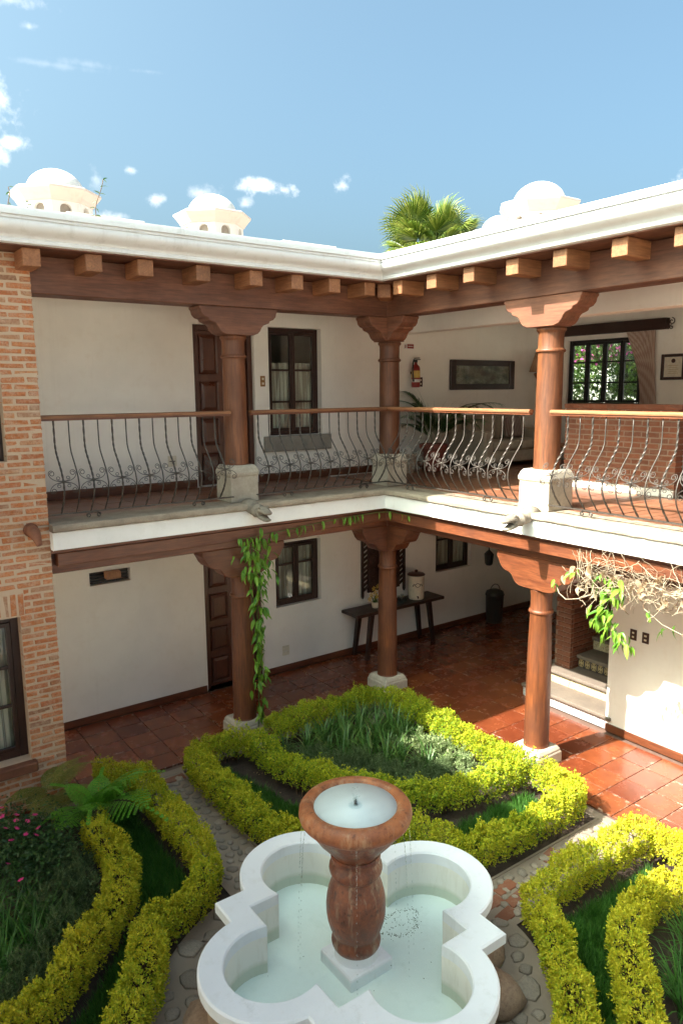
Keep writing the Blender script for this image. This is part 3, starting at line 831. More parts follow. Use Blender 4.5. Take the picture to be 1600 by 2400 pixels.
while z < 5.42:
    x = -4.168
    first = .218 if row % 2 == 0 else .104
    while x > -6.6:
        L = first if first else .218; first = None
        L *= rnd.uniform(.96, 1.03)
        a, b = x-L, x
        x = a-.0145*rnd.uniform(.8, 1.4)
        segs = [(a, b)]
        for o in open_:
            if o[2]-.02 < z < o[3]+.02:
                ns = []
                for p, q in segs:
                    if q <= o[0] or p >= o[1]: ns.append((p, q))
                    else:
                        if p < o[0]: ns.append((p, o[0]))
                        if q > o[1]: ns.append((o[1], q))
                segs = ns
        if 2.02 < z < 2.27:
            segs = [(max(p, -4.455), q) for p, q in segs if q > -4.45]
        for p, q in segs: brick_at(p, q, z)
    row += 1; z += CH
for k in range(16):                                   # soldier course over the lower window
    xx = -4.485-k*.068
    if xx < -4.97: rest.box(xx-.026, .10, 2.035, xx+.026, .21, 2.245); continue
    link_mesh('brick', rnd.choice(BS), BW, (xx, .155+rnd.uniform(-.004, .004), 2.14), (0, PI/2+rnd.uniform(-.02, .02), 0))
tag(rest.build('brick', 'brick', BW), kind='stuff')
for z0, z1 in ((.53, 2.02), (3.53, 5.0)):
    window_unit(BW, 'y', .24, -5.62, -4.50, z0, z1, (.36, .66) if z0 < 1 else (.5,), cols=2, fw=.075, mat='dark_z', curtain=(.02, .98))
box_part('sill', 'clay', BW, (-5.75, .02, .425, -4.46, .26, .528), .012)
MB().box(-6.7, .46, 0, -4.18, 1.71, .02).build('board', 'plaster', BW)
sp = MB().tube([(-4.345, .20, 2.87), (-4.342, .06, 2.862), (-4.335, -.01, 2.845), (-4.325, -.05, 2.80), (-4.315, -.085, 2.735)], [.052, .056, .058, .042, .026], 14)
sp.tube([(-4.345, .09, 2.865), (-4.345, .075, 2.864)], [.07, .07], 16)
o = sp.build('spout', 'clay', BW, smooth=True); tag(o, 'brown clay water spout in the brick wall')

# brick parapet of the stair, upstairs
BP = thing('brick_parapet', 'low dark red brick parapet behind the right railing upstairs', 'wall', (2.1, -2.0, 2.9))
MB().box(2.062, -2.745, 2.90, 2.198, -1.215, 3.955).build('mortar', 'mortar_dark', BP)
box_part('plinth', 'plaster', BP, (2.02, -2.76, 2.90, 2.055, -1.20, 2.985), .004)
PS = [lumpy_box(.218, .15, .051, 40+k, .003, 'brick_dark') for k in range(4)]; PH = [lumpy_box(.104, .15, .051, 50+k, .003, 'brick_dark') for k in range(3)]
nrow = 14; ch = (3.915-2.99)/nrow
for k in range(nrow):
    y = -2.755; first = .218 if k % 2 else .104
    zc = 2.99+(k+.5)*ch
    while y < -1.23:
        L = first or .218; first = None
        e = min(y+L, -1.205)
        if e-y > .04:
            ms, base = (PS, .218) if e-y > .15 else (PH, .104)
            link_mesh('brick', rnd.choice(ms), BP, (2.13, (y+e)/2, zc), (0, 0, PI/2), ((e-y)/base, 1, 1.0))
        y += L+.013
for k in range(22):
    link_mesh('brick', rnd.choice(PS), BP, (2.13, -2.72+k*.0692, 3.945), (0, 0, 0), (.8, 1, 1.15))

# ------------------------------------------------------------------ columns
UP = [(.49, 5.087), (.49, 5.063), (.474, 5.05), (.463, 5.005), (.43, 4.972), (.386, 4.958), (.374, 4.932), (.335, 4.918), (.302, 4.908), (.277, 4.882), (.256, 4.842), (.225, 4.812), (.17, 4.792), (.13, 4.79)]
LO = [(.54, 2.368), (.54, 2.302), (.52, 2.272), (.49, 2.212), (.452, 2.168), (.41, 2.152), (.36, 2.142), (.325, 2.122), (.30, 2.082), (.268, 2.042), (.22, 2.020), (.15, 2.012)]
def squares(mb, c, levels):
    vs = []
    for h, z in levels: vs += [(c[0]-h, c[1]-h, z), (c[0]+h, c[1]-h, z), (c[0]+h, c[1]+h, z), (c[0]-h, c[1]+h, z)]
    n = len(levels)
    return mb.add(vs, [(3, 2, 1, 0), tuple(range(4*n-4, 4*n))] + [(4*i+k, 4*i+(k+1) % 4, 4*i+4+(k+1) % 4, 4*i+4+k) for i in range(n-1) for k in range(4)])
def column(x, y, level, arms, label, d0):
    c = thing('wooden_column', label, 'column', (x, y, 2.9 if level else 0), 'carved wooden gallery columns')
    if level:
        prof = [(.150, 3.322), (.141, 3.33), (.1375, 3.36), (.136, 3.7), (.134, 4.1), (.130, 4.52), (.134, 4.535), (.150, 4.545), (.153, 4.556), (.149, 4.568), (.134, 4.578), (.130, 4.60), (.131, 4.72), (.136, 4.745), (.150, 4.758), (.154, 4.772), (.148, 4.787), (.12, 4.7895)]
        k_ = .95 if y < -1 else (.86 if x < 0 else .80)
        squares(MB(), (x, y), [(.212*k_, 2.901), (.207*k_, 3.19), (.208*k_, 3.2), (.220*k_, 3.212), (.222*k_, 3.245), (.20*k_, 3.30), (.178*k_, 3.327)]).build('base', 'limestone', c, bevel=.012, seg=2)
        pol, mat = UP, 'beam_'
    else:
        prof = [(.150, .182), (.142, .19), (.139, .22), (.136, .8), (.128, 1.4), (.118, 1.72), (.122, 1.735), (.134, 1.745), (.136, 1.758), (.131, 1.772), (.120, 1.78), (.116, 1.81), (.115, 1.92), (.124, 1.98), (.128, 2.0), (.115, 2.011)]
        squares(MB(), (x, y), [(.205, -.02), (.203, .115), (.190, .128), (.192, .145), (.165, .187)]).build('base', 'limestone', c, bevel=.012, seg=2)
        pol, mat = LO, 'wood_'
    MB().lathe(prof, 30, (x, y)).build('shaft', 'column_wood' if level else 'column_low', c, smooth=True)
    for axis, signs in arms:
        a = x if axis == 'x' else y
        lo, hi = d0
        if len(signs) == 2: p2 = [(a-s, z) for s, z in pol] + [(a+s, z) for s, z in reversed(pol)]
        else:
            sg = signs[0]; e = .10
            p2 = [(a+sg*s, z) for s, z in pol] + [(a-sg*e, pol[-1][1]), (a-sg*e, pol[0][1])]
            if axis == 'y': lo, hi = d0[0]+.0015, d0[1]-.0015; p2 = [(s, z+(.0005 if z > (5 if level else 2.3) else .001)) for s, z in p2]
        if axis == 'x': MB().prism(p2, 'y', lo, hi).build('bracket', mat+'x', c, bevel=.006)
        else: MB().prism(p2, 'x', lo, hi).build('bracket', mat+'y', c, bevel=.006)
    return c
dU, dL = (.153, .427), (.203, .457)
column(-1.965, .34, 1, [('x', (-1, 1))], 'upper floor brown wooden column between the left and middle railing, in shade', dU)
column(.345, .335, 1, [('x', (-1,)), ('y', (-1,))], 'upper floor dark wooden column at the inner corner of the balcony', dU)
column(.34, -2.285, 1, [('y', (-1, 1))], 'sunlit upper floor wooden column on white stone block, right side', dU)
column(-1.965, .34, 0, [('x', (-1, 1))], 'ground floor wooden column wrapped in a green vine', dL)
column(.33, .35, 0, [('x', (-1,)), ('y', (-1,))], 'ground floor wooden column at the corner in front of the console table', dL)
column(.34, -2.285, 0, [('y', (-1, 1))], 'sunlit ground floor wooden column beside the tiled stair', dL)
column(.34, -4.90, 1, [('y', (-1, 1))], 'upper floor wooden column beyond the right railing', dU)
column(.34, -4.90, 0, [('y', (-1, 1))], 'ground floor wooden column beyond the dry vine', dL)

# ------------------------------------------------------------------ railings
BAL = [(3.895, .222), (3.80, .222), (3.70, .220), (3.635, .214), (3.58, .190), (3.53, .150), (3.47, .098), (3.41, .050), (3.35, .016), (3.29, -.004), (3.23, -.006), (3.17, .012), (3.11, .046), (3.05, .094), (2.985, .152)]
def bal_d(z):
    for (z1, d1), (z0, d0) in zip(BAL, BAL[1:]):
        if z0 <= z <= z1: return d0+(d1-d0)*(z-z0)/(z1-z0)
    return BAL[0][1] if z > 3.8 else BAL[-1][1]
def dense(pts, k):
    out = []
    for i in range(len(pts)-1):
        for j in range(k): out.append(tuple(a+(b-a)*j/k for a, b in zip(pts[i], pts[i+1])))
    return out+[pts[-1]]
def baluster_mesh(F, twisted):
    pts = [F(0, d, z) for z, d in BAL]
    if not twisted: return MB().tube(pts, .0068, 6).mesh('baluster', 'iron', smooth='all')
    P = [Vector(p) for p in dense(pts, 4)]; n = len(P); mb = MB(); vs = []
    nx = Vector(F(1, 0, 0))
    for i in range(n):
        t = (P[min(i+1, n-1)]-P[max(i-1, 0)]).normalized(); ny = t.cross(nx)
        for k in range(4):
            a = PI/2*k+i*.42; vs.append(P[i]+(nx*math.cos(a)+ny*math.sin(a))*.0102)
    fs = [(i*4+k, i*4+(k+1) % 4, (i+1)*4+(k+1) % 4, (i+1)*4+k) for i in range(n-1) for k in range(4)]
    return mb.add(vs, fs+[(3, 2, 1, 0), tuple(range(4*n-4, 4*n))]).mesh('baluster', 'iron')
def scroll_mesh(F):
    mb = MB(); zc = 3.315
    def put(pts, r): mb.tube([F(s, bal_d(zc+q)-.012, zc+q) for s, q in pts], r, 5)
    for sx in (-1, 1):
        for sz in (-1, 1):
            arm = []
            for i in range(11):
                t = i/10; a = t*PI/2
                arm.append((sx*(.012+.118*math.sin(a)), sz*(.004+.078*(1-math.cos(a)))))
            cx, cz, r0 = .100, .082, .030
            for i in range(1, 17):
                t = i/16; a = t*1.35*2*PI; q = r0*(1-.62*t)
                arm.append((sx*(cx+q*math.cos(a)), sz*(cz+q*math.sin(a))))
            put(arm, .0036)
            sm = [(sx*.012, sz*.006), (sx*.032, sz*.012)]
            for i in range(15):
                t = i/14; a = -PI/2+t*1.2*2*PI; q = .021*(1-.6*t)
                sm.append((sx*(.045+q*math.cos(a)), sz*(.036+q*math.sin(a))))
            put(sm, .0030)
    mb.tube([F(-.016, bal_d(zc)-.008, zc), F(.016, bal_d(zc)-.008, zc)], .013, 8)
    return mb.mesh('scroll', 'iron', smooth='all')
RM = {}
for key, F in (('N', F_N), ('E', F_E)): RM[key] = (baluster_mesh(F, False), baluster_mesh(F, True), scroll_mesh(F))
def railing(key, F, s0, s1, first, n, step, label, t0=0):
    w = thing('iron_railing', label, 'railing', F((s0+s1)/2, .2, 2.9), 'wrought iron balcony railings')
    ax = 'x' if key == 'N' else 'y'
    sweep(F, [(.186, 3.918), (.258, 3.918), (.262, 3.93), (.258, 3.945), (.24, 3.953), (.204, 3.953), (.186, 3.945), (.182, 3.93)], 0, s0, s1).build('handrail', 'joist_'+ax, w, smooth=True)
    sweep(F, rect(.197, 3.896, .247, 3.917), 0, s0, s1).build('rail', 'wood_'+ax, w)
    sweep(F, rect(.140, 2.968, .166, 2.982), 0, s0+.02, s1-.02).build('rail', 'iron', w)
    pl, tw, sc = RM[key]
    for i in range(n):
        s = first+i*step
        link_mesh('baluster', tw if (i+t0) % 2 == 0 else pl, w, F(s, 0, 0))
        if (i+t0) % 2 == 0: link_mesh('scroll', sc, w, F(s, 0, 0))
    for t in (.22, .78):
        s = s0+(s1-s0)*t
        mb = MB()
        for sg in (-1, 1):
            pts = [(s, .153, 2.966)]
            for i in range(13):
                q = i/12; a = PI/2-sg*q*1.3*2*PI; r = .022*(1-.5*q)
                pts.append((s+sg*.05+r*math.cos(a), .153, 2.938+r*math.sin(a)))
            mb.tube([F(*p) for p in pts], .006, 5)
        mb.build('foot', 'iron', w, smooth=True)
    return w
railing('N', F_N, -4.168, -2.10, -4.03, 13, .145, 'left iron railing with bellied bars, from brick wall to first column')
railing('N', F_N, -1.835, .215, -1.735, 13, .145, 'middle iron railing in front of the upstairs window', 0)
railing('E', F_E, -2.155, .215, -2.055, 15, .145, 'iron railing between corner column and sunlit column', 1)
railing('E', F_E, -4.76, -2.42, -4.66, 15, .1455, 'sunlit iron railing in front of the brick parapet', 0)

# ------------------------------------------------------------------ stone spouts
def gargoyle(F, s, label):
    w = thing('stone_gargoyle', label, 'gargoyle', F(s, 0, 2.82), 'carved stone water spouts under the columns')
    def ring(d, zc, rs, rz, n=14, dent=0):
        r = random.Random(int(d*1000)); return [F(s+rs*math.cos(2*PI*k/n)*(1+r.uniform(-.07, .07)), d, zc+rz*math.sin(2*PI*k/n)*(1+r.uniform(-.07, .07))) for k in range(n)]
    def loft(secs, name):
        mb = MB(); n = 14; vs = []
        for q in secs: vs += ring(*q)
        m = len(secs)
        mb.add(vs, [(i*n+k, i*n+(k+1) % n, (i+1)*n+(k+1) % n, (i+1)*n+k) for i in range(m-1) for k in range(n)] + [tuple(range(n-1, -1, -1)), tuple(range((m-1)*n, m*n))])
        mb.build(name, 'gargoyle_stone', w, smooth='all')
    loft([(.10, 2.875, .10, .075), (.0, 2.865, .095, .075), (-.06, 2.845, .082, .07), (-.11, 2.835, .074, .062), (-.125, 2.835, .088, .076), (-.15, 2.832, .09, .078), (-.165, 2.83, .078, .068), (-.21, 2.825, .075, .064), (-.24, 2.82, .07, .058)], 'neck')
    loft([(-.20, 2.85, .07, .045), (-.25, 2.858, .072, .04), (-.30, 2.85, .062, .034), (-.345, 2.835, .05, .026), (-.37, 2.832, .044, .02), (-.385, 2.835, .03, .012)], 'upper_jaw')
    loft([(-.20, 2.79, .064, .038), (-.26, 2.768, .058, .028), (-.31, 2.755, .05, .022), (-.345, 2.752, .042, .018), (-.36, 2.757, .028, .012)], 'lower_jaw')
    for sg in (-1, 1):
        e = MB().lathe([(0, -.014), (.012, -.008), (.016, 0), (.012, .008), (0, .014)], 8)
        p = F(s+sg*.055, -.255, 2.888); e.v = [(p[0]+x, p[1]+y, p[2]+z) for x, y, z in e.v]; e.build('eye', 'gargoyle_stone', w, smooth=True)
gargoyle(F_N, -1.965, 'grey carved stone gargoyle spout below the shaded column')
gargoyle(F_E, -2.33, 'sunlit carved stone gargoyle spout below the white column block')

# ------------------------------------------------------------------ stair
ST = thing('staircase', 'dark stone stair with patterned tile risers rising behind the sunlit column', 'stairs', (1.6, -1.8, 0))
def riser_mat(name, kind):
    t = NT(name); sx = t.n.new('ShaderNodeSeparateXYZ'); t.l.new(t.tc.outputs['Generated'], sx.inputs[0])
    u = t.math('SUBTRACT', sx.outputs[1], .5); v = t.math('SUBTRACT', sx.outputs[2], .5)
    au = t.math('ABSOLUTE', u, 0); av = t.math('ABSOLUTE', v, 0)
    if kind == 'geo':
        dd = t.math('ABSOLUTE', t.math('SUBTRACT', au, av), 0)
        f1 = t.ramp(dd, [(.05, 1.0), (.07, 0.0)]); e = t.ramp(t.math('MAXIMUM', au, av), [(.40, 0.0), (.42, 1.0)])
        r = t.math('ADD', t.math('MULTIPLY', u, u), t.math('MULTIPLY', v, v)); d = t.ramp(r, [(.02, 1.0), (.025, 0.0)])
        col = t.mix(f1, (.30, .22, .11), (.035, .030, .028)); col = t.mix(e, col, (.05, .045, .05)); col = t.mix(d, col, (.36, .28, .15))
    elif kind == 'floral':
        vo = t.n.new('ShaderNodeTexVoronoi'); vo.inputs['Scale'].default_value = 4.5; t.l.new(t.coord((1, 1, 1), True, 'Generated'), vo.inputs['Vector'])
        f = t.ramp(vo.outputs['Distance'], [(.2, 1.0), (.3, 0.0)]); nn = t.noise(t.coord((1, 1, 1), True, 'Generated'), 9, 3)
        col = t.mix(f, (.60, .50, .32), (.42, .24, .06)); col = t.mix(t.ramp(nn, [(.56, 0.0), (.62, .8)]), col, (.10, .11, .14))
    else:
        vo = t.n.new('ShaderNodeTexVoronoi'); vo.inputs['Scale'].default_value = 9; t.l.new(t.coord((1, 1, 1), True, 'Generated'), vo.inputs['Vector'])
        f = t.ramp(vo.outputs['Distance'], [(.30, 1.0), (.42, 0.0)]); col = t.mix(f, (.70, .68, .64), (.16, .20, .32))
    M[name] = t.set(col, .25)
for k in ('geo', 'floral', 'dots'): riser_mat('riser_'+k, k)
RISE, RUN = .187, .33
for k in range(8):
    xf = 1.60+RUN*k; zt = RISE*(k+1)
    y0, y1 = -2.318, (-1.02 if k < 2 else -1.412)
    if k == 2: y1 = -1.412
    # body and tread with a worn nosing
    box_part('step', 'mortar', ST, (xf+.034, y0, 0 if k == 0 else zt-RISE-.002, xf+RUN+.04, y1, zt-.05), 0)
    yy0 = -2.40 if k == 0 else y0
    MB().box(xf-.02 if k == 0 else xf-.015, yy0, zt-.048, 1.598 if k == 0 else xf, -2.3185, zt-.001).mesh('x', 'tread_stone') if False else None
    MB().box(xf-.025, y0+.001, zt-.049, xf+RUN+.03, y1-.001, zt).build('tread', 'tread_stone', ST, bevel=.014, seg=3, smooth=True, org=(xf, -1.8, zt))
    if k == 0: MB().box(1.56, -2.41, zt-.048, 1.597, y0, zt-.001).build('tread', 'tread_stone', ST, bevel=.01)
    mat = ('riser_dots', 'riser_floral', 'riser_geo', 'riser_floral')[k % 4]
    h = RISE-.052; n = 9 if k > 1 else 13; wd = (y1-y0)/n
    me = MB().box(-.006, -wd/2+.001, 0, .006, wd/2-.001, h).mesh('riser_tile', mat, bevel=.0015)
    for i in range(n): link_mesh('riser_tile', me, ST, (xf+.026, y0+(i+.5)*wd, zt-RISE+.001))
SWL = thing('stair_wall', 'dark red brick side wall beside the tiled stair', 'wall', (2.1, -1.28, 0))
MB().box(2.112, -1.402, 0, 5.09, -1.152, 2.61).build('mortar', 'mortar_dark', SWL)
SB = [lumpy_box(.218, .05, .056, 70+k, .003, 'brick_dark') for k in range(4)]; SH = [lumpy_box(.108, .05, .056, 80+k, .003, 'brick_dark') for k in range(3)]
for k in range(38):
    zc = .03+k*.068
    if zc > 2.58: break
    for (a, b) in (((-1.405, -1.285), (-1.272, -1.152)) if k % 2 else ((-1.405, -1.187), (-1.174, -1.152))):
        if b-a < .05: continue
        link_mesh('brick', rnd.choice(SB if b-a > .15 else SH), SWL, (2.125, (a+b)/2, zc), (0, 0, PI/2), ((b-a)/(.218 if b-a > .15 else .108), 1, 1))
    x = 2.15+(.0 if k % 2 else .11)
    if k % 2 == 0: link_mesh('brick', rnd.choice(SH), SWL, (2.20, -1.39, zc), (0, 0, 0))
    while x < 3.1:
        link_mesh('brick', rnd.choice(SB), SWL, (x+.109, -1.39, zc)); x += .231

# ------------------------------------------------------------------ fountain
FX, FY = -3.26, -3.65
FT = thing('fountain', 'white quatrefoil fountain basin with terracotta baluster and bowl', 'fountain', (FX, FY, 0))
def quatrefoil(s, c, r, n=22):
    a0 = math.asin(max(-1, min(1, (s-c)/r))); pts = []
    for k in range(4):
        ca, sa = math.cos(k*PI/2), math.sin(k*PI/2)
        side = [(s, s)] if False else []
        loc = [(c+r*math.cos(t), r*math.sin(t)) for t in [-(PI/2-a0)+(PI-2*a0)*i/n for i in range(n+1)]]
        loc = [(s, -s)] + loc
        pts += [(FX+x*ca-y*sa, FY+x*sa+y*ca) for x, y in loc]
    return pts
def loop_strip(mb, A, za, B, zb):
    n = len(A); vs = [(x, y, za) for x, y in A]+[(x, y, zb) for x, y in B]
    mb.add(vs, [(i, (i+1) % n, n+(i+1) % n, n+i) for i in range(n)])
qo = lambda e=0: quatrefoil(.72-e, .656, .49-e); qi = lambda e=0: quatrefoil(.535+e, .656, .325+e)
mb = MB()
levels = [(qi(.0), .47), (qi(.0), .548), (qi(.010), .560), (qo(.012), .560), (qo(0), .548), (qo(0), .478), (qo(.008), .470), (qo(.05), .470)]
for (A, za), (B, zb) in zip(levels, levels[1:]): loop_strip(mb, A, za, B, zb)
mb.build('rim', 'fountain_white', FT, smooth=True)
mb = MB(); loop_strip(mb, qi(.0), .50, qi(.004), .05); mb.build('inner_wall', 'pool_wall', FT, smooth=True)
mb = MB(); loop_strip(mb, qo(.05), .472, qo(.06), -.02); mb.build('outer_wall', 'boulder', FT, smooth=True)
mb = MB(); q = qi(.02); mb.add([(x, y, .19) for x, y in q], [tuple(range(len(q)))]); mb.build('pool_floor', 'pool_paint', FT)
def sheen(name, tint, bumps, ior=1.33):
    m = bpy.data.materials.new(name); m.use_nodes = True
    n, l = m.node_tree.nodes, m.node_tree.links; n.clear()
    o = n.new('ShaderNodeOutputMaterial'); tr = n.new('ShaderNodeBsdfTransparent'); gl = n.new('ShaderNodeBsdfGlossy'); tr.inputs['Color'].default_value = _col(tint); gl.inputs['Roughness'].default_value = .02
    tc = n.new('ShaderNodeTexCoord'); bp = n.new('ShaderNodeBump'); bp.inputs['Strength'].default_value = bumps; bp.inputs['Distance'].default_value = .01
    nz = n.new('ShaderNodeTexNoise'); nz.inputs['Scale'].default_value = 14; nz.inputs['Detail'].default_value = 3
    l.new(tc.outputs['Object'], nz.inputs['Vector']); l.new(nz.outputs['Fac'], bp.inputs['Height'])
    l.new(bp.outputs[0], gl.inputs['Normal']); fr = schlick(n, l, ((ior-1)/(ior+1))**2, bp.outputs[0])
    mx = n.new('ShaderNodeMixShader'); l.new(fr, mx.inputs[0]); l.new(tr.outputs[0], mx.inputs[1]); l.new(gl.outputs[0], mx.inputs[2]); l.new(mx.outputs[0], o.inputs[0])
    M[name] = m
sheen('pool_water', (.93, .985, .975), .8, 1.36); sheen('bowl_water', (.93, .97, .98), 1.0, 1.5); sheen('drop_sheen', (.96, .98, .98), 0, 1.7)
mb = MB(); q = qi(.002); mb.add([(x, y, .262) for x, y in q], [tuple(range(len(q)))]); mb.build('water', 'pool_water', FT)
c = (FX, FY)
squares(MB(), c, [(.182, .055), (.182, .262), (.178, .285)]).build('plinth', 'fountain_white', FT, bevel=.008)
MB().lathe([(.156, .28), (.154, .30), (.153, .354)], 32, c).build('plinth', 'fountain_white', FT, smooth=True)
prof = [(.150, .345), (.158, .356), (.168, .375), (.173, .40), (.168, .425), (.158, .44), (.158, .455), (.168, .475), (.182, .51), (.196, .56), (.205, .62), (.206, .68), (.200, .74), (.187, .80), (.170, .85), (.158, .885), (.156, .90), (.164, .905),
        (.178, .925), (.184, .95), (.180, .975), (.166, .995), (.160, 1.005), (.160, 1.02), (.170, 1.025), (.172, 1.05), (.162, 1.06)]
MB().lathe(prof, 40, c).build('baluster', 'fountain_body', FT, smooth=True)
# gadrooned underside of the bowl
vs = []; fs = []; n = 72; bp = [(.158, 1.062), (.175, 1.09), (.215, 1.135), (.262, 1.19), (.300, 1.245), (.322, 1.285), (.330, 1.30)]
mb = MB(); rows = []
for r, z in bp:
    k = math.sin((z-1.062)/(1.30-1.062)*PI)
    rows.append([(FX+(r+.012*k*abs(math.sin(9*2*PI*i/n/2))-.006*k)*math.cos(2*PI*i/n), FY+(r+.012*k*abs(math.sin(9*2*PI*i/n/2))-.006*k)*math.sin(2*PI*i/n), z) for i in range(n+1)])
mb.grid(rows).build('bowl', 'fountain_body', FT, smooth='all')
MB().lathe([(.31, 1.296), (.352, 1.302), (.374, 1.325), (.384, 1.355), (.380, 1.388), (.362, 1.412), (.335, 1.424), (.300, 1.424), (.286, 1.412), (.280, 1.385)], 56, c).build('bowl_rim', 'fountain_clay', FT, smooth='all')
MB().lathe([(.281, 1.402), (.27, 1.36), (.20, 1.31), (.0, 1.29)], 48, c).build('bowl_lining', 'bowl_paint', FT, smooth='all')
MB().lathe([(.2825, 1.398), (.15, 1.3985), (.06, 1.400), (.035, 1.404), (0, 1.402)], 48, c).build('water', 'bowl_water', FT, smooth='all')
jr = random.Random(4)
mb = MB()
for k in range(6):
    a = k*1.05; h = jr.uniform(.05, .16)
    mb.tube([(FX+.012*math.cos(a)*t*1.5+.004*math.sin(5*t), FY+.012*math.sin(a)*t*1.5, 1.39+h*(1-(1-t)**2)) for t in (0, .25, .5, .75, 1)], [.012, .010, .009, .007, .003], 7)
for k in range(26):
    a = jr.uniform(0, 2*PI); q = jr.uniform(0, .035); z = 1.405+jr.uniform(0, .13)
    s = jr.uniform(.003, .007); e = MB().lathe([(0, -s), (s*.8, -s*.5), (s, 0), (s*.8, s*.5), (0, s)], 6); mb.add([(FX+q*math.cos(a)+x, FY+q*math.sin(a)+y, z+w) for x, y, w in e.v], e.f)
tag(mb.build('water_jet', 'drop_sheen', FT, smooth='all'), kind='stuff')
for a in (2.85, 2.45, -1.15, -.55, .1, -2.2):
    mb = MB(); z = 1.30; r0 = .352
    while z > .26:
        q = r0+.10*math.sqrt(max(0, (1.30-z)))*.55
        L = .03 if z > .95 else jr.uniform(.008, .02); s = .0024 if z > .95 else jr.uniform(.002, .0042)
        e = MB().lathe([(0, -L/2), (s, -L*.25), (s, L*.1), (s*.4, L*.4), (0, L/2)], 5)
        mb.add([(FX+q*math.cos(a)+x+jr.uniform(-.003, .003), FY+q*math.sin(a)+y+jr.uniform(-.003, .003), z+w) for x, y, w in e.v], e.f)
        z -= L*.95 if z > .95 else L+jr.uniform(.02, .06)
    tag(mb.build('water_stream', 'drop_sheen', FT, smooth='all'), kind='stuff')
# drift of leaf litter on the pool
mb = MB(); P = []
for k in range(170):
    t = k/170; a = t*2*PI; cx, cy = -2.82, -3.60
    P.append((cx+.17*math.cos(a)*(1+.25*math.sin(3*a))+jr.gauss(0, .008), cy+.11*math.sin(a)+jr.gauss(0, .008), .264))
for k in range(50): P.append((-2.82+jr.gauss(0, .10), -3.60+jr.gauss(0, .07), .264))
for k in range(14): P.append((-3.26+jr.uniform(-.75, .75), -3.65+jr.uniform(-.5, .5), .264))
P = np.array(P); n = len(P); D = rng.normal(size=(n, 3)); D[:, 2] = 0
lit = leaf_mesh('leaf_litter', P, D, np.tile([0, 0, 1.0], (n, 1)), rng.uniform(.006, .018, n), rng.uniform(.004, .009, n), rng.uniform(0, .3, n), 'dark_leaf', 0)
tag(link_mesh('leaf_litter', lit), 'dark leaf litter floating on the fountain pool', 'litter', kind='stuff')

# boulders the basin rests on
def blob(name, mat, r, seed, flat=.8, sub=2):
    rr = random.Random(seed); bm = bmesh.new(); bmesh.ops.create_icosphere(bm, subdivisions=sub, radius=1)
    ph = [rr.uniform(0, 6) for _ in range(6)]
    for v in bm.verts:
        x, y, z = v.co
        k = 1+.10*math.sin(2.1*x+ph[0])+.09*math.sin(2.7*y+ph[1])+.08*math.sin(3.1*z+ph[2])+.04*math.sin(5*x+4*y+ph[3])
        v.co = Vector((x*k*r, y*k*r, z*k*r*flat))
    me = bpy.data.meshes.new(name); bm.to_mesh(me); bm.free(); me.materials.append(M[mat])
    me.polygons.foreach_set('use_smooth', [True]*len(me.polygons)); return me
BM_ = [blob('boulder', 'boulder', 1, k) for k in range(4)]
blab = ['brown boulder under the right tip of the fountain basin', 'tan boulder bulging under the front right lobe', 'brown boulder under the left lobe of the basin', 'boulder under the left tip of the basin']
bpos = [(-2.56, -4.30, .05, .22), (-2.80, -4.66, .03, .18), (-4.24, -3.35, .05, .20), (-3.92, -2.98, .0, .20), (-4.22, -3.95, .03, .20), (-3.4, -4.72, .05, .22), (-2.22, -3.35, .0, .18), (-2.30, -3.95, .03, .2)]
for k, (x, y, z, r) in enumerate(bpos):
    lb = blab[k] if k < 4 else ('boulder under the front left lobe of the basin', 'boulder under the front lobe of the basin', 'small boulder under the back right lobe, against the hedge', 'boulder under the right lobe of the basin')[k-4]
    tag(link_mesh('boulder', BM_[k % 4], None, (x, y, z), (0, 0, k*1.3), (r*.88, r*.88, r*.88)), lb, 'boulder', 'boulders under the fountain')
stn = blob('boulder', 'flag', .07, 9, .8)
tag(link_mesh('boulder', stn, None, (-2.48, -4.72, .03)), 'small round pale stone on the paving, front right', 'stone')
tag(link_mesh('boulder', blob('boulder', 'flag', .17, 11, .5), None, (-.50, -.42, .02), (0, 0, .4), (1.4, .8, 1)), 'flat pale rock in the bed behind the strappy plants', 'stone')

# ------------------------------------------------------------------ paths and paving
def stone_mesh(seed, mat):
    r = random.Random(seed); n = 10; base = [1+r.uniform(-.22, .18) for _ in range(n)]; el = r.uniform(.65, .95); vs = []
    for q, z in ((1, -.02), (1, .001), (.90, .011), (.55, .016)):
        vs += [(q*base[k]*math.cos(2*PI*k/n), q*base[k]*el*math.sin(2*PI*k/n), z+(r.uniform(-.002, .002) if z > 0 else 0)) for k in range(n)]
    mb = MB().add(vs, [(i*n+k, i*n+(k+1) % n, (i+1)*n+(k+1) % n, (i+1)*n+k) for i in range(3) for k in range(n)]+[tuple(range(3*n, 4*n))])
    return mb.mesh('stone', mat, smooth='all')
SM = [stone_mesh(k, 'cobble') for k in range(7)]; FM = [stone_mesh(30+k, 'flag') for k in range(7)]
PATH = tag(MB().add([(-3.52, -2.30, -.012), (-3.02, -2.30, -.012), (-3.02, -.11, -.012), (-3.52, -.11, -.012)], [(0, 1, 2, 3)]).add([(-1.90, -3.90, -.0125), (-.11, -3.90, -.0125), (-.11, -3.42, -.0125), (-1.90, -3.42, -.0125)], [(0, 1, 2, 3)])
           .box(-3.025, -2.3, -.03, -3.0, -.11, -.004).box(-1.9, -3.422, -.03, -.11, -3.40, -.0045).build('path', 'concrete'), kind='structure')
CIRC = [(FX+1.42*math.cos(a*PI/40), FY+1.42*math.sin(a*PI/40)) for a in range(80)]
PAVE = tag(MB().prism(CIRC, 'z', -.10, -.004).build('paving', 'concrete', bevel=.01), kind='structure')
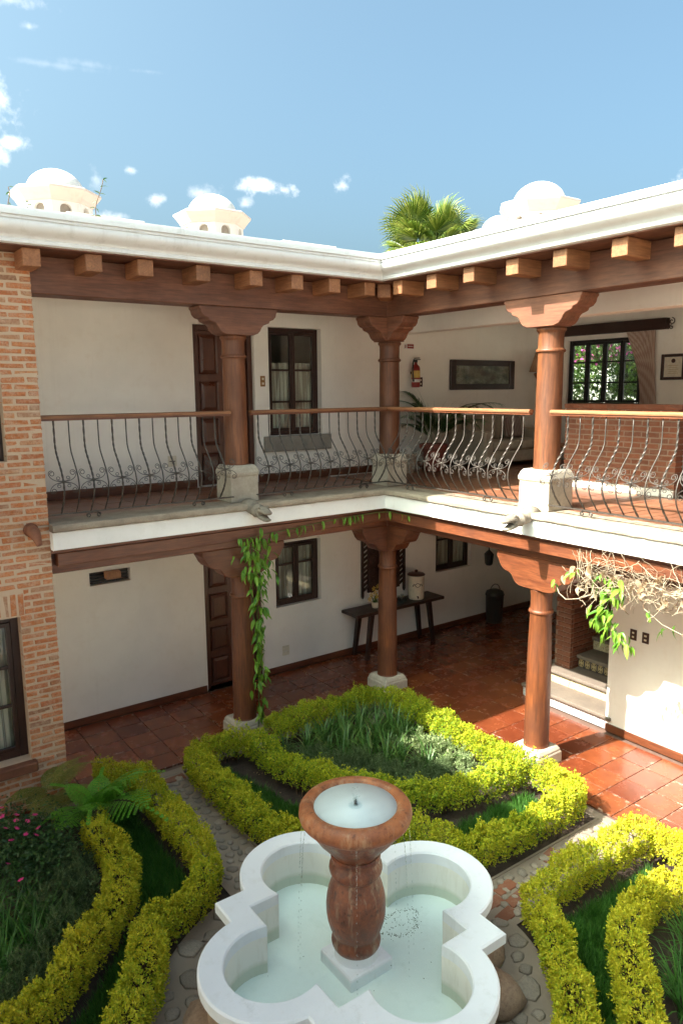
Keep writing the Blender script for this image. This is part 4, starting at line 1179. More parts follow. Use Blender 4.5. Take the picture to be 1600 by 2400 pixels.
def scatter(n, sample, rad, gap, tries=6000, r=random.Random(12)):
    out = []
    for _ in range(tries):
        p = sample(r); q = rad(r)
        if all((p[0]-o[0])**2+(p[1]-o[1])**2 > (gap*(q+o[2]))**2 for o in out): out.append((p[0], p[1], q))
        if len(out) >= n: break
    return out
for x, y, q in scatter(90, lambda r: (r.uniform(-3.47, -3.08), r.uniform(-2.2, -.2)), lambda r: r.uniform(.035, .068), .98): link_mesh('stone', rnd.choice(SM), PATH, (x, y, -.012), (0, 0, rnd.uniform(0, 6)), (q, q, .8))
for x, y, q in scatter(80, lambda r: (r.uniform(-1.78, -.2), r.uniform(-3.84, -3.48)), lambda r: r.uniform(.035, .068), .98): link_mesh('stone', rnd.choice(SM+FM), PATH, (x, y, -.012), (0, 0, rnd.uniform(0, 6)), (q, q, .8))
PBK = lumpy_box(.23, .11, .03, 99, .004, 'brick_dark')
for x, y, a in ((-3.36, -.19, .1), (-3.13, -.2, 0.0), (-1.60, -3.55, .05), (-1.63, -3.70, .1), (-1.86, -3.78, .1), (-1.84, -3.62, .0), (-3.10, -2.20, 1.5), (-3.3, -2.22, 1.6), (-.95, -3.5, .2)): link_mesh('brick', PBK, PATH, (x, y, -.018), (0, 0, a))
def ann(r):
    a = r.uniform(0, 2*PI); q = math.sqrt(r.uniform(.80**2, 1.34**2)); return (FX+q*math.cos(a), FY+q*math.sin(a))
for x, y, q in scatter(120, ann, lambda r: r.uniform(.055, .12), .93): link_mesh('stone', rnd.choice(FM), PAVE, (x, y, -.004), (0, 0, rnd.uniform(0, 6)), (q, q, .9))

# ------------------------------------------------------------------ hedges
def resample(pts, step):
    P = [Vector((p[0], p[1], 0)) for p in pts]; out = [P[0]]; 
    for a, b in zip(P, P[1:]):
        n = max(1, int((b-a).length/step))
        out += [a+(b-a)*(i/n) for i in range(1, n+1)]
    return np.array([(p.x, p.y) for p in out])
def smooth_line(pts, it=2):
    for _ in range(it):
        q = [pts[0]]
        for a, b in zip(pts, pts[1:]): q += [(a[0]*.75+b[0]*.25, a[1]*.75+b[1]*.25), (a[0]*.25+b[0]*.75, a[1]*.25+b[1]*.75)]
        pts = q+[pts[-1]]
    return pts
def hedge(pts, label, h=.345, hw=.114, yellow=.62, seed=0, per_m=16500):
    g = np.random.default_rng(seed)
    C = resample(smooth_line(pts), .02); seg = np.diff(C, axis=0); sl_ = np.linalg.norm(seg, axis=1); S = np.concatenate([[0], np.cumsum(sl_)]); L = S[-1]
    n = int(L*per_m)
    s = g.uniform(-.06, L+.06, n); sc = np.clip(s, 0, L)
    x = np.interp(sc, S, C[:, 0]); y = np.interp(sc, S, C[:, 1])
    tx = np.interp(sc, S[:-1]+sl_/2, seg[:, 0]/sl_); ty = np.interp(sc, S[:-1]+sl_/2, seg[:, 1]/sl_)
    tl = np.hypot(tx, ty)+1e-9; tx /= tl; ty /= tl
    x += (s-sc)*tx; y += (s-sc)*ty
    # cross section: rounded box, leaves spread evenly along its outline
    per = 2*h+2*hw; u = g.uniform(0, per, n)
    rx = np.where(u < h, -1.0, np.where(u < h+2*hw, (u-h)/hw-1, 1.0)); rz = np.where(u < h, u/h, np.where(u < h+2*hw, 1.0, (per-u)/h))
    nrm = (np.abs(rx)**5+np.abs(rz)**5)**.2; cx = rx/nrm; sz = rz/nrm
    c_ = np.abs(cx)**4*np.sign(cx); s_ = sz**4; th = np.arctan2(sz, cx)
    ph = g.uniform(0, 6.28, 8)
    lump = .06*np.sin(s*9+ph[0]+2*th)+.06*np.sin(s*17+ph[1]-3*th)+.06*np.sin(s*29+ph[2]+5*th)+.06*np.sin(s*47+ph[3]+7*th)
    hh = h*(1+.07*np.sin(s*3.1+ph[4])+.05*np.sin(s*7.3+ph[5])+.04*np.sin(s*13+ph[6]))
    depth = np.abs(g.normal(0, .11, n)); fill = g.random(n) < .12; depth[fill] = g.uniform(.1, .7, fill.sum())
    k = 1+lump-depth+np.where(g.random(n) < .06, g.uniform(0, .2, n), 0)
    off = cx*hw*k*(1+.12*np.sin(s*2.3+ph[7])); z = .07+(hh-.07)*np.clip(sz, 0, 1)*np.clip(k, .1, 1.35)
    keep = g.random(n) < np.clip((z-.05)/.14, .12, 1)
    P = np.stack([x-ty*off, y+tx*off, z], 1)
    out = np.stack([-ty*c_, tx*c_, np.clip(s_, .0, 1)+.25], 1)
    # leaves stand in whorls: groups of six share a twig tip
    m = 6; P = P[keep]; out = out[keep]; n = len(P)//m*m; P = P[:n]; out = out[:n]; dp = depth[keep][:n]; sk = s[keep][:n]; zz = P[:, 2]
    gi = (np.arange(n)//m)*m
    whorl = g.random(n//m).repeat(m) < .8
    P = np.where(whorl[:, None], P[gi]+g.normal(0, .007, (n, 3)), P); out = np.where(whorl[:, None], out[gi], out)
    D = out/np.linalg.norm(out, axis=1, keepdims=True) + g.normal(0, .75, (n, 3))
    N = out + g.normal(0, .35, (n, 3))
    patch = .5*np.sin(sk*4.1+ph[0])+.5*np.sin(sk*9.7+ph[2])
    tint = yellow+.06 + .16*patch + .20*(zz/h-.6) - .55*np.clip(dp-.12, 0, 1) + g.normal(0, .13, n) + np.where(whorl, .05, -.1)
    L_ = g.uniform(.013, .026, n); W_ = L_*g.uniform(.45, .62, n)
    w = thing('hedge', label, 'hedge', (float(C[:, 0].mean()), float(C[:, 1].mean()), 0), 'clipped golden hedges of the garden')
    o = ORG[w]
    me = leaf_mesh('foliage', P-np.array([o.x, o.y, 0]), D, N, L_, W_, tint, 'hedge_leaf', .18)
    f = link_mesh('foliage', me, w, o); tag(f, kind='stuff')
    mb = MB(); nst = int(L*9)
    for i in range(nst):
        q = g.uniform(0, L); bx, by = np.interp(q, S, C[:, 0])+g.normal(0, .025), np.interp(q, S, C[:, 1])+g.normal(0, .025)
        for j in range(3):
            ex, ey, ez = g.normal(0, .055), g.normal(0, .055), g.uniform(.16, .29)
            mb.tube([(bx, by, -.03), (bx+ex*.3, by+ey*.3, ez*.45), (bx+ex, by+ey, ez)], [.006, .004, .002], 4, False)
    tag(mb.build('stems', 'stem', w, fix=False), kind='stuff')
    return w
def arc(r, a0, a1, n=9): return [(FX+r*math.cos(math.radians(a0+(a1-a0)*i/(n-1))), FY+r*math.sin(math.radians(a0+(a1-a0)*i/(n-1)))) for i in range(n)]
hedge([(-2.28, -.36), (-2.36, -.22), (-2.62, -.18), (-2.93, -.22), (-2.98, -.55), (-2.97, -1.1), (-2.97, -1.72), (-2.90, -2.0)]+arc(1.55, 71, 21)+[(-1.76, -3.24), (-1.5, -3.28), (-1.1, -3.29), (-.6, -3.30), (-.27, -3.29), (-.17, -3.12), (-.17, -2.80)], 'long golden hedge bending round the back of the fountain', yellow=.60, seed=1)
hedge([(-2.22, -.40), (-2.24, -.72), (-2.21, -1.02), (-2.15, -1.28), (-2.0, -1.6), (-1.86, -1.9), (-1.72, -2.14), (-1.5, -2.32), (-1.24, -2.41), (-.95, -2.52), (-.62, -2.58), (-.22, -2.58)], 'hedge wedge in the middle of the central bed, behind the fountain bowl', yellow=.52, seed=2)
hedge([(-1.88, -.19), (-1.4, -.19), (-.9, -.17), (-.34, -.17), (-.17, -.30), (-.17, -.8), (-.22, -1.2), (-.23, -1.9), (-.17, -2.42)], 'hedge along the back of the central bed, turning at the corner column', yellow=.50, seed=3)
hedge([(-3.90, -.06), (-3.68, -.12), (-3.56, -.28), (-3.58, -.7), (-3.58, -1.3), (-3.59, -1.8), (-3.62, -2.08), (-3.76, -2.29), (-3.98, -2.40), (-4.2, -2.44), (-4.36, -2.52), (-4.43, -2.76), (-4.52, -2.92), (-4.62, -3.06), (-4.74, -3.2), (-4.9, -3.4), (-5.2, -3.42)], 'outer golden hedge of the left bed, beside the cobbled path', yellow=.66, seed=4)
hedge([(-4.24, -1.0), (-4.20, -1.35), (-4.22, -1.63), (-4.29, -1.87), (-4.40, -2.06), (-4.56, -2.20), (-4.72, -2.38), (-4.90, -2.54), (-5.06, -2.70), (-5.22, -2.78), (-5.5, -2.80), (-5.9, -2.8)], 'inner golden hedge of the left bed, in front of the pink flowers', yellow=.72, seed=5)
hedge([(-.20, -5.2), (-.20, -4.6), (-.20, -4.2), (-.22, -4.0), (-.45, -3.99), (-.70, -3.96), (-1.0, -3.95), (-1.3, -3.95), (-1.58, -3.95), (-1.77, -3.98), (-1.83, -4.13), (-1.93, -4.28), (-2.05, -4.42), (-2.15, -4.57), (-2.27, -4.73), (-2.43, -4.86), (-2.6, -4.98), (-2.9, -5.1)], 'outer golden hedge of the right bed, partly in sun', yellow=.70, seed=6)
hedge([(-.55, -4.66), (-.75, -4.57), (-.95, -4.53), (-1.2, -4.52), (-1.38, -4.55), (-1.52, -4.62), (-1.68, -4.74), (-1.82, -4.86), (-1.95, -5.0), (-2.1, -5.12), (-2.3, -5.3)], 'inner golden hedge at the lower right edge, beyond the grass', yellow=.74, seed=7)

# ------------------------------------------------------------------ grass, plants
def in_poly(p, poly):
    x, y = p; c = False
    for (x0, y0), (x1, y1) in zip(poly, poly[1:]+poly[:1]):
        if (y0 > y) != (y1 > y) and x < (x1-x0)*(y-y0)/(y1-y0)+x0: c = not c
    return c
def turf(poly, dens, label, seed, hgt=.075):
    g = np.random.default_rng(seed); xs = [p[0] for p in poly]; ys = [p[1] for p in poly]
    area = (max(xs)-min(xs))*(max(ys)-min(ys)); n = int(area*dens)
    Q = np.stack([g.uniform(min(xs), max(xs), n), g.uniform(min(ys), max(ys), n)], 1)
    Q = Q[[in_poly(q, poly) for q in Q]]; n = len(Q)
    clump = .5+.5*np.sin(Q[:, 0]*17+seed)*np.sin(Q[:, 1]*13)
    P = np.concatenate([Q, np.full((n, 1), -.03)], 1); D = np.stack([g.normal(0, .45, n), g.normal(0, .45, n), np.ones(n)], 1); N = g.normal(0, 1, (n, 3))
    me = leaf_mesh('grass', P, D, N, g.uniform(.6, 1.5, n)*hgt*(.6+.6*clump)+.03, g.uniform(.005, .009, n), g.uniform(.1, .9, n), 'grass_leaf', .1, .3)
    tag(link_mesh('grass', me), label, 'grass', kind='stuff')
turf([(-3.95, -.55), (-3.76, -.5), (-3.74, -2.0), (-3.95, -2.22), (-4.3, -2.3), (-4.55, -2.6), (-4.9, -3.1), (-5.4, -3.2), (-5.3, -2.95), (-4.85, -2.72), (-4.55, -2.4), (-4.2, -2.05), (-4.08, -1.6), (-4.08, -1.1)], 15000, 'dark green grass strip between the two left hedges', 1)
turf([(-2.82, -.4), (-2.6, -.42), (-2.45, -1.2), (-2.35, -1.7), (-2.55, -2.0), (-2.78, -1.7)], 14000, 'grass strip left of the hedge wedge, central bed', 2)
turf([(-1.45, -2.70), (-.4, -2.72), (-.35, -3.1), (-1.2, -3.1), (-1.5, -3.0)], 14000, 'grass strip right of the fountain bowl, central bed', 3)
turf([(-.45, -4.16), (-1.35, -4.13), (-1.66, -4.15), (-1.8, -4.4), (-2.0, -4.72), (-2.25, -5.0), (-2.05, -5.0), (-1.8, -4.72), (-1.5, -4.44), (-1.2, -4.36), (-.6, -4.38)], 16000, 'fresh green grass strip between the two right hedges', 4)

def strap_mesh(seed, mat='strap_leaf', n=34, L=(.24, .44), w=.021):
    r = random.Random(seed); B = []
    for _ in range(n):
        a = r.uniform(0, 2*PI); lean = r.uniform(.15, .9)
        B.append(((r.gauss(0, .02), r.gauss(0, .02), 0), (math.cos(a)*lean, math.sin(a)*lean, 1), r.uniform(*L), w*r.uniform(.7, 1.3), r.uniform(.9, 2.0), r.uniform(.1, .75)+(.25 if r.random() < .08 else 0)))
    return blade_mesh('leaves', B, mat, 5)
def herb_mesh(seed, mat, n=60, h=.30, spread=.13, needles=34, nl=.028, nw=.0048):
    g = np.random.default_rng(seed); Ps, Ds = [], []
    for _ in range(n):
        a = g.uniform(0, 6.28); q = g.uniform(0, 1)**.6; tip = np.array([math.cos(a)*spread*q*1.2, math.sin(a)*spread*q*1.2, h*g.uniform(.6, 1.1)*(1-.35*q)]); b = np.array([tip[0]*.2, tip[1]*.2, 0])
        t = np.linspace(.25, 1, needles)[:, None]; pts = b+(tip-b)*t+np.array([0, 0, .03])*np.sin(t*3)
        Ps.append(pts); d = g.normal(0, 1, (needles, 3)); d[:, 2] = np.abs(d[:, 2])*.8; Ds.append(d+(tip-b)/np.linalg.norm(tip-b)*.8)
    P = np.concatenate(Ps); D = np.concatenate(Ds); m = len(P)
    return leaf_mesh('leaves', P, D, g.normal(0, 1, (m, 3)), g.uniform(.7, 1.3, m)*nl, nw, g.uniform(0, 1, m), mat, 0, .4)
STR = [strap_mesh(k) for k in range(4)]; HRB = [herb_mesh(k, 'herb_leaf') for k in range(4)]; SIL = [herb_mesh(10+k, 'silver_leaf', 46, .27, .14, 24, .032, .010) for k in range(3)]
DST = [strap_mesh(20+k, 'grass_leaf', 60, (.28, .52), .017) for k in range(2)]
def plant(name, me, x, y, label, group, s=1.0, z=-.03):
    return tag(link_mesh(name, me, None, (x, y, z), (0, 0, rnd.uniform(0, 6.28)), (s, s, s)), label, 'plant', group)
kite = [(-1.98, -.40), (-.38, -.40), (-.42, -2.32), (-.95, -2.30), (-1.35, -2.18), (-1.62, -1.85), (-1.85, -1.45), (-2.0, -.9)]
spots = scatter(70, lambda r: next(p for p in iter(lambda: (r.uniform(-2, -.4), r.uniform(-2.35, -.4)), None) if in_poly(p, kite)), lambda r: .078, 1.0)
for x, y, q in spots:
    if x > -.78 and y < -1.2: plant('silver_herb', rnd.choice(SIL), x, y, 'pale silver-green feathery herb by the sunlit hedge, central bed', 'silver herbs in the central bed', rnd.uniform(.8, 1.15))
    elif (x+y*.9 < -2.35) or (y > -.55 and x > -.8): plant('herb_bush', rnd.choice(HRB), x, y, 'dark feathery herb bush in the central bed', 'feathery herbs in the central bed', rnd.uniform(.8, 1.1))
    else: plant('strappy_plant', rnd.choice(STR), x, y, 'dark strap-leaved plant in the middle of the central bed', 'strappy plants in the central bed', rnd.uniform(.85, 1.2))
for x, y in ((-4.56, -.98), (-4.50, -1.25), (-4.57, -1.5), (-4.55, -1.75), (-4.74, -1.9), (-4.68, -1.62), (-4.87, -1.68), (-4.89, -2.1), (-5.03, -2.28), (-5.1, -2.48), (-5.28, -2.5), (-4.76, -2.1), (-5.2, -2.25), (-5.4, -2.6), (-4.7, -1.3)):
    plant('herb_bush', rnd.choice(HRB), x, y, 'dark grey-green rosemary-like bush beside the inner left hedge', 'rosemary-like bushes in the left bed', rnd.uniform(1.05, 1.4))
for x, y in ((-5.04, -2.02), (-5.11, -1.7), (-5.25, -2.1), (-4.95, -1.45), (-5.3, -1.75), (-5.45, -2.3), (-5.2, -1.35), (-4.9, -1.85)):
    plant('strappy_plant', rnd.choice(DST), x, y, 'tall dark grassy plant at the left edge', 'grassy plants in the left bed', rnd.uniform(.85, 1.15))
for x, y in ((-1.22, -4.92), (-1.45, -5.0), (-1.62, -5.14), (-1.0, -4.85), (-.8, -4.95), (-1.3, -5.15)):
    plant('strappy_plant', rnd.choice(DST), x, y, 'grassy plant at the lower right corner inside the hedge', 'grassy plants in the right bed', rnd.uniform(.7, 1.0))

# leaves fallen on soil, path and floor edge
g = np.random.default_rng(5); n = 900
Q = np.stack([g.uniform(-5.2, .5, n), g.uniform(-5.0, .5, n), np.full(n, -.022)], 1)
Q[:, 2] = np.where((Q[:, 0] > -.1) | (Q[:, 1] > -.1), .004, Q[:, 2]); ok = np.hypot(Q[:, 0]-FX, Q[:, 1]-FY) > 1.25; ok &= ~(((Q[:, 0] > -.1) | (Q[:, 1] > -.1)) & (g.random(n) < .6)); Q = Q[ok]; n = len(Q)
D = g.normal(0, 1, (n, 3)); D[:, 2] *= .15
tag(link_mesh('fallen_leaves', leaf_mesh('fallen_leaves', Q, D, np.tile([0, 0, 1.], (n, 1)), g.uniform(.02, .05, n), g.uniform(.012, .025, n), g.uniform(0, .6, n), 'litter_leaf', .2)), 'brown fallen leaves scattered on soil and floor edge', 'leaves', kind='stuff')
# pink-flowering plant
g = np.random.default_rng(77)
VN = thing('flowering_plant', 'dark leafy plant with small pink flowers at the left edge', 'plant', (-4.88, -.95, 0))
n = 5200; q = g.normal(0, 1, (n, 3)); P = np.stack([-4.88+.21*q[:, 0], -.92+.30*q[:, 1], np.clip(.26+.085*q[:, 2], 0, .42)], 1)
D = g.normal(0, 1, (n, 3)); D[:, 2] = D[:, 2]*.4+.1; N = np.stack([g.normal(0, .4, n), g.normal(0, .4, n), np.ones(n)], 1)
tag(link_mesh('foliage', leaf_mesh('foliage', P-np.array([-4.88, -.95, 0]), D, N, g.uniform(.03, .055, n), g.uniform(.014, .024, n), g.uniform(0, .8, n), 'dark_leaf', .15), VN, (-4.88, -.95, 0)), kind='stuff')
mb = MB()
for k in range(5):
    a = 2*PI*k/5; ca, sa = math.cos(a), math.sin(a)
    pet = [(0, 0, 0), (.007, -.005, .002), (.018, -.009, .003), (.022, 0, .002), (.018, .009, .003), (.007, .005, .002)]
    mb.add([(x*ca-y*sa, x*sa+y*ca, z) for x, y, z in pet], [tuple(range(6))])
FLW = mb.mesh('flower', 'petal_pink', fix=False)
for x, y, z in [(-4.88, -.38, .36), (-4.59, -.6, .36), (-4.70, -.95, .38), (-4.75, -1.03, .37), (-4.96, -1.0, .38), (-5.01, -1.29, .36), (-5.0, -1.55, .35), (-4.98, -.69, .38), (-4.85, -.75, .40), (-4.78, -.82, .40), (-4.88, -.88, .40), (-4.93, -.8, .39), (-4.82, -.62, .38), (-4.70, -.72, .38), (-4.8, -1.0, .39), (-5.03, -.9, .38), (-4.92, -.55, .37), (-5.05, -.55, .36), (-5.1, -1.1, .36)]:
    link_mesh('flower', FLW, VN, (x+rnd.uniform(-.02, .02), y, z+.02), (rnd.uniform(-.5, .2), rnd.uniform(-.6, .2), rnd.uniform(0, 6)), (1.15, 1.15, 1.15))

# ferns: arching fronds with two orders of leaflets
def frond_mesh(seed, L, mat, droop=1.0, w=.44, pairs=17):
    g = np.random.default_rng(seed); mb = MB(); Ps, Ds, Ns, Ls, Ws = [], [], [], [], []
    t = np.linspace(0, 1, 20)
    ang = 1.0-droop*t*1.35; dx = np.cos(ang); dz = np.sin(ang)
    X = np.concatenate([[0], np.cumsum(dx[:-1])])*L/20; Z = np.concatenate([[0], np.cumsum(dz[:-1])])*L/20
    for i in range(pairs):
        q = .16+.83*i/(pairs-1); px, pz = np.interp(q, t, X), np.interp(q, t, Z); a = np.interp(q, t, ang)
        pl = w*L*math.sin(min(1, (q-.10)*1.25+.18)*PI)**.8*.5+.012
        for sg in (-1, 1):
            d = np.array([math.cos(a)*.45, sg*1.0, math.sin(a)*.45-.18]); d /= np.linalg.norm(d)
            m = max(4, int(pl/.0095)); s = np.linspace(.06, 1, m)
            base = np.array([px, 0, pz])+d*pl*s[:, None]+np.array([0, 0, -.10*pl])*(s**2)[:, None]
            up = np.array([-math.sin(a), 0, math.cos(a)]); side = np.cross(d, up)
            for k in (-1, 1):
                Ps.append(base); Ds.append(np.tile(side*k+d*.45, (m, 1))+g.normal(0, .06, (m, 3))); Ns.append(np.tile(up, (m, 1))); Ls.append(.021*(1-.55*s)+.004); Ws.append(np.full(m, .0125))
    P = np.concatenate(Ps); me = leaf_mesh('frond', P, np.concatenate(Ds), np.concatenate(Ns), np.concatenate(Ls), np.concatenate(Ws), g.uniform(.1, .9, len(P)), mat, 0, .35)
    return me
def fern(x, y, z, mat, fronds, label, seed, stem='green_stem'):
    w = thing('fern', label, 'plant', (x, y, -.03)); r = random.Random(seed)
    for a, L, dr in fronds:
        me = frond_mesh(r.randint(0, 999), L, mat, dr)
        link_mesh('frond', me, w, (x, y, z), (r.uniform(-.25, .25), -r.uniform(-.28, .38), a+r.uniform(-.1, .1)))
    MB().tube([(x, y, -.05), (x, y, z*.6), (x, y, z+.01)], [.03, .028, .02], 8).build('stem', 'stem', w)
rad = math.radians
fern(-4.10, -.62, .16, 'fern_leaf', [(rad(190), .72, .95), (rad(222), .80, 1.0), (rad(250), .82, 1.05), (rad(275), .9, 1.0), (rad(298), 1.15, .95), (rad(322), .9, 1.0), (rad(160), .6, .95), (rad(350), .62, 1.0), (rad(120), .5, 1.0), (rad(60), .5, .9), (rad(20), .55, 1.0), (rad(285), .7, .8)], 'bright green fern spreading its fronds over the left bed', 3)
fern(-4.40, -.18, .22, 'fern_old', [(rad(190), .60, 1.3), (rad(225), .66, 1.35), (rad(255), .7, 1.35), (rad(285), .66, 1.3), (rad(25), .6, 1.2), (rad(345), .66, 1.25), (rad(150), .5, 1.2), (rad(70), .5, 1.0), (rad(310), .7, 1.3)], 'browning fern drooping at the foot of the brick wall', 8)

# ------------------------------------------------------------------ vines
def vine_leaf(seed, mat='vine_leaf', L=.145, W=.050, curl=.5):
    r = random.Random(seed); n = 6; rows = []
    c = curl*r.uniform(.6, 1.4)
    for i in range(n+1):
        t = i/n; w = W*.5*math.sin(PI*t**.75)**.9*(1-.15*t) if 0 < t < 1 else 0.0006
        a = c*t; x = L*t*math.cos(a*.6); z = -L*t*math.sin(a*.6)
        rows.append([(x, -w, z+w*.35), (x, -w*.5, z+w*.10), (x, 0, z), (x, w*.5, z+w*.10), (x, w, z+w*.35)])
    me = MB().grid(rows).mesh('leaf', mat, smooth='all', fix=False)
    base = r.uniform(.15, .8)
    return tint_by(me, lambda co: min(1, max(0, base+.25*(co.x/L-.4)-(.12 if abs(co.y) < .002 else 0))))
VL = [vine_leaf(k, curl=.3+.25*(k % 4)) for k in range(9)]; DL = [vine_leaf(50+k, 'dry_leaf', .11, .05, 1.6) for k in range(4)]
def hang(w, me, p, az, pitch, s, roll=0):
    """leaf growing from p, its tip sinking by pitch"""
    return link_mesh('leaf', me, w, p, (roll, pitch, az), (s, s, s))
r = random.Random(21)
V1 = thing('climbing_vine', 'green leafy vine climbing the shaded ground floor column and beam', 'vine', (-1.93, .13, 0))
stem1 = [(-1.90+.035*math.sin(z*2.6)+.02*z*0, .13+.02*math.sin(z*3.7), z) for z in [k*.1 for k in range(25)]]
stem2 = [(-1.84+.04*math.sin(z*2.1+2), .12+.02*math.cos(z*3), z) for z in [k*.1 for k in range(25)]]
mb = MB().tube(stem1, .006, 5).tube(stem2, .004, 5)
gar = [(-2.15, .03, 2.50), (-1.95, .03, 2.50), (-1.7, .035, 2.52), (-1.4, .035, 2.535), (-1.1, .04, 2.56), (-.8, .04, 2.575), (-.45, .04, 2.59), (-.1, .03, 2.60), (.06, -.05, 2.60), (.06, -.25, 2.60), (.06, -.4, 2.6)]
mb.tube(gar, .004, 5).build('stem', 'green_stem', V1, smooth=True)
for k in range(190):
    u = r.random(); z = .12+2.30*(u**.8)
    top = max(0, (z-1.5)/.9)
    sp = .05+.16*top+(.02 if z < .5 else 0)
    x = -1.875+r.gauss(0, .035)+r.uniform(-sp, sp)*.8; y = .115-r.uniform(0, .06)
    if z > 1.9 and r.random() < .25: x += r.uniform(-.2, .3)
    az = math.atan2(-.88, -.35)+r.uniform(-1.5, 1.5)
    hang(V1, r.choice(VL), (x, y, z+.05), az, r.uniform(.3, 1.45), r.uniform(.45, 1.12), r.uniform(-.7, .7))
for k in range(60):
    hang(V1, r.choice(VL), (-1.88+r.gauss(0, .13), .10-r.uniform(0, .08), 2.18+r.gauss(0, .16)), math.atan2(-.88, -.35)+r.uniform(-1.6, 1.6), r.uniform(.3, 1.4), r.uniform(.5, 1.05), r.uniform(-.6, .6))
for k in range(46):
    t = r.random(); i = int(t*(len(gar)-1)); f = t*(len(gar)-1)-i; a, b = Vector(gar[i]), Vector(gar[i+1]); p = a+(b-a)*f
    if p.x > -.5 and r.random() < .35: continue
    hang(V1, r.choice(VL), (p.x, p.y-.01, p.z+r.uniform(-.01, .02)), -PI/2+r.uniform(-1.2, 1.2), r.uniform(.7, 1.45), r.uniform(.55, .95), r.uniform(-.4, .4))

V2 = thing('dry_vine', 'tangle of dry bleached vine stems with a green shoot under the sunlit fascia', 'vine', (-.05, -3.4, 2.3))
mb = MB()
def wander(p, d, L, n, wob):
    p = Vector(p); d = Vector(d).normalized(); out = [p.copy()]
    for _ in range(n):
        d = (d+Vector((r.gauss(0, wob), r.gauss(0, wob), r.gauss(0, wob)))).normalized(); p = p+d*(L/n)
        p.x = min(.06, max(-.28, p.x)); out.append(p.copy())
    return out
for k in range(170):
    y = r.uniform(-3.0, -4.7); z = 2.40+r.gauss(0, .06)
    L = r.uniform(.18, .55); sg = r.choice((-1, 1)) if y < -3.25 else -1
    mb.tube(wander((r.uniform(-.16, .02), y, z), (r.gauss(0, .2), sg, r.gauss(-.05, .25)), L, 9, .42), [r.uniform(.0012, .0036)]*10, 4, False)
for k in range(26):
    y = r.uniform(-2.95, -4.5)
    mb.tube(wander((r.uniform(-.12, 0), y, 2.34), (r.gauss(-.1, .2), r.gauss(0, .6), -1), r.uniform(.12, .32), 8, .25), .0016, 4, False)
for k in range(5): mb.tube(wander((-.0, -2.98-k*.03, 2.36), (0, .1, 1), .26, 5, .08), .004, 4, False)
mb.tube([(-.08, -2.78, 2.24), (-.12, -2.86, 2.16), (-.13, -2.95, 2.12), (-.12, -3.1, 2.16), (-.1, -3.25, 2.25), (-.08, -3.4, 2.30)], .005, 5, False)
mb.tube([(-.10, -3.75, 2.22), (-.12, -3.95, 2.12), (-.12, -4.2, 2.06), (-.1, -4.5, 2.05)], .004, 5, False)
tag(mb.build('stems', 'dry_stem', V2, smooth='all', fix=False), kind='stuff')
mb = MB()
for k in range(130):
    y = r.uniform(-3.0, -4.7)
    mb.tube(wander((r.uniform(-.10, .05), y, 2.40+r.gauss(0, .05)), (r.gauss(0, .2), r.choice((-1, 1)) if y < -3.25 else -1, r.gauss(-.05, .3)), r.uniform(.15, .5), 9, .45), [r.uniform(.001, .0028)]*10, 4, False)
tag(mb.build('stems', 'dry_brown', V2, smooth='all', fix=False), kind='stuff')
MB().tube([(-.06, -3.42, 2.38), (-.11, -3.40, 2.2), (-.12, -3.42, 2.05), (-.11, -3.52, 1.92), (-.1, -3.58, 1.80)], .004, 5, False).tube([(-.1, -3.40, 2.25), (-.13, -3.33, 2.1), (-.12, -3.27, 2.0)], .004, 5, False).build('stem', 'green_stem', V2)
for p0, n, sp, zr in (((-.12, -3.44, 2.36), 30, .16, .10), ((-.13, -3.42, 2.16), 16, .09, .10), ((-.13, -3.30, 2.06), 14, .08, .08), ((-.12, -3.47, 1.97), 14, .08, .07), ((-.11, -3.60, 1.88), 14, .06, .08), ((-.1, -2.98, 2.42), 6, .07, .03), ((-.1, -3.38, 1.86), 3, .02, .03), ((-.1, -3.78, 2.2), 3, .03, .03), ((-.1, -4.1, 2.12), 4, .2, .05), ((-.1, -2.79, 2.26), 3, .02, .03)):
    for k in range(n):
        hang(V2, r.choice(VL), (p0[0]+r.uniform(-.04, .04), p0[1]+r.uniform(-sp, sp), p0[2]+r.uniform(-zr, zr)), PI+r.uniform(-1.4, 1.4), r.uniform(.3, 1.4), r.uniform(.5, 1.1), r.uniform(-.6, .6))
for k in range(80): hang(V2, r.choice(DL), (r.uniform(-.2, -.02), r.uniform(-2.85, -4.5), 2.40+r.gauss(0, .07)), r.uniform(0, 6.28), r.uniform(0, 1.5), r.uniform(.6, 1.2), r.uniform(-1, 1))

# ------------------------------------------------------------------ fittings on the walls
def plate(name, label, cat, axis, at, a, z, w, h, mat, bits, bitmat, sgn=-1):
    t_ = thing(name, label, cat, (a, at, z) if axis == 'y' else (at, a, z))
    def B(x0, d0, q0, x1, d1, q1): return MB().box(x0, at+sgn*d0, q0, x1, at+sgn*d1, q1) if axis == 'y' else MB().box(at+sgn*d0, x0, q0, at+sgn*d1, x1, q1)
    B(a-w/2, 0, z-h/2, a+w/2, .010, z+h/2).build('plate', mat, t_, bevel=.004, seg=2)
    for (u, v, bw, bh) in bits: B(a+u-bw/2, .0095, z+v-bh/2, a+u+bw/2, .015, z+v+bh/2).build('toggle', bitmat, t_, bevel=.001)
plate('light_switch', 'small brass light switch between the upstairs door and window', 'switch', 'y', YW, -.795, 4.305, .075, .145, 'bronze', [(0, .032, .03, .03), (0, -.032, .03, .03)], 'ivory')
plate('light_switch', 'dark light switch right of the fire extinguisher', 'switch', 'y', YW, 2.15, 4.295, .08, .15, 'brown_plastic', [(0, .03, .03, .025), (0, -.03, .03, .025)], 'ivory')
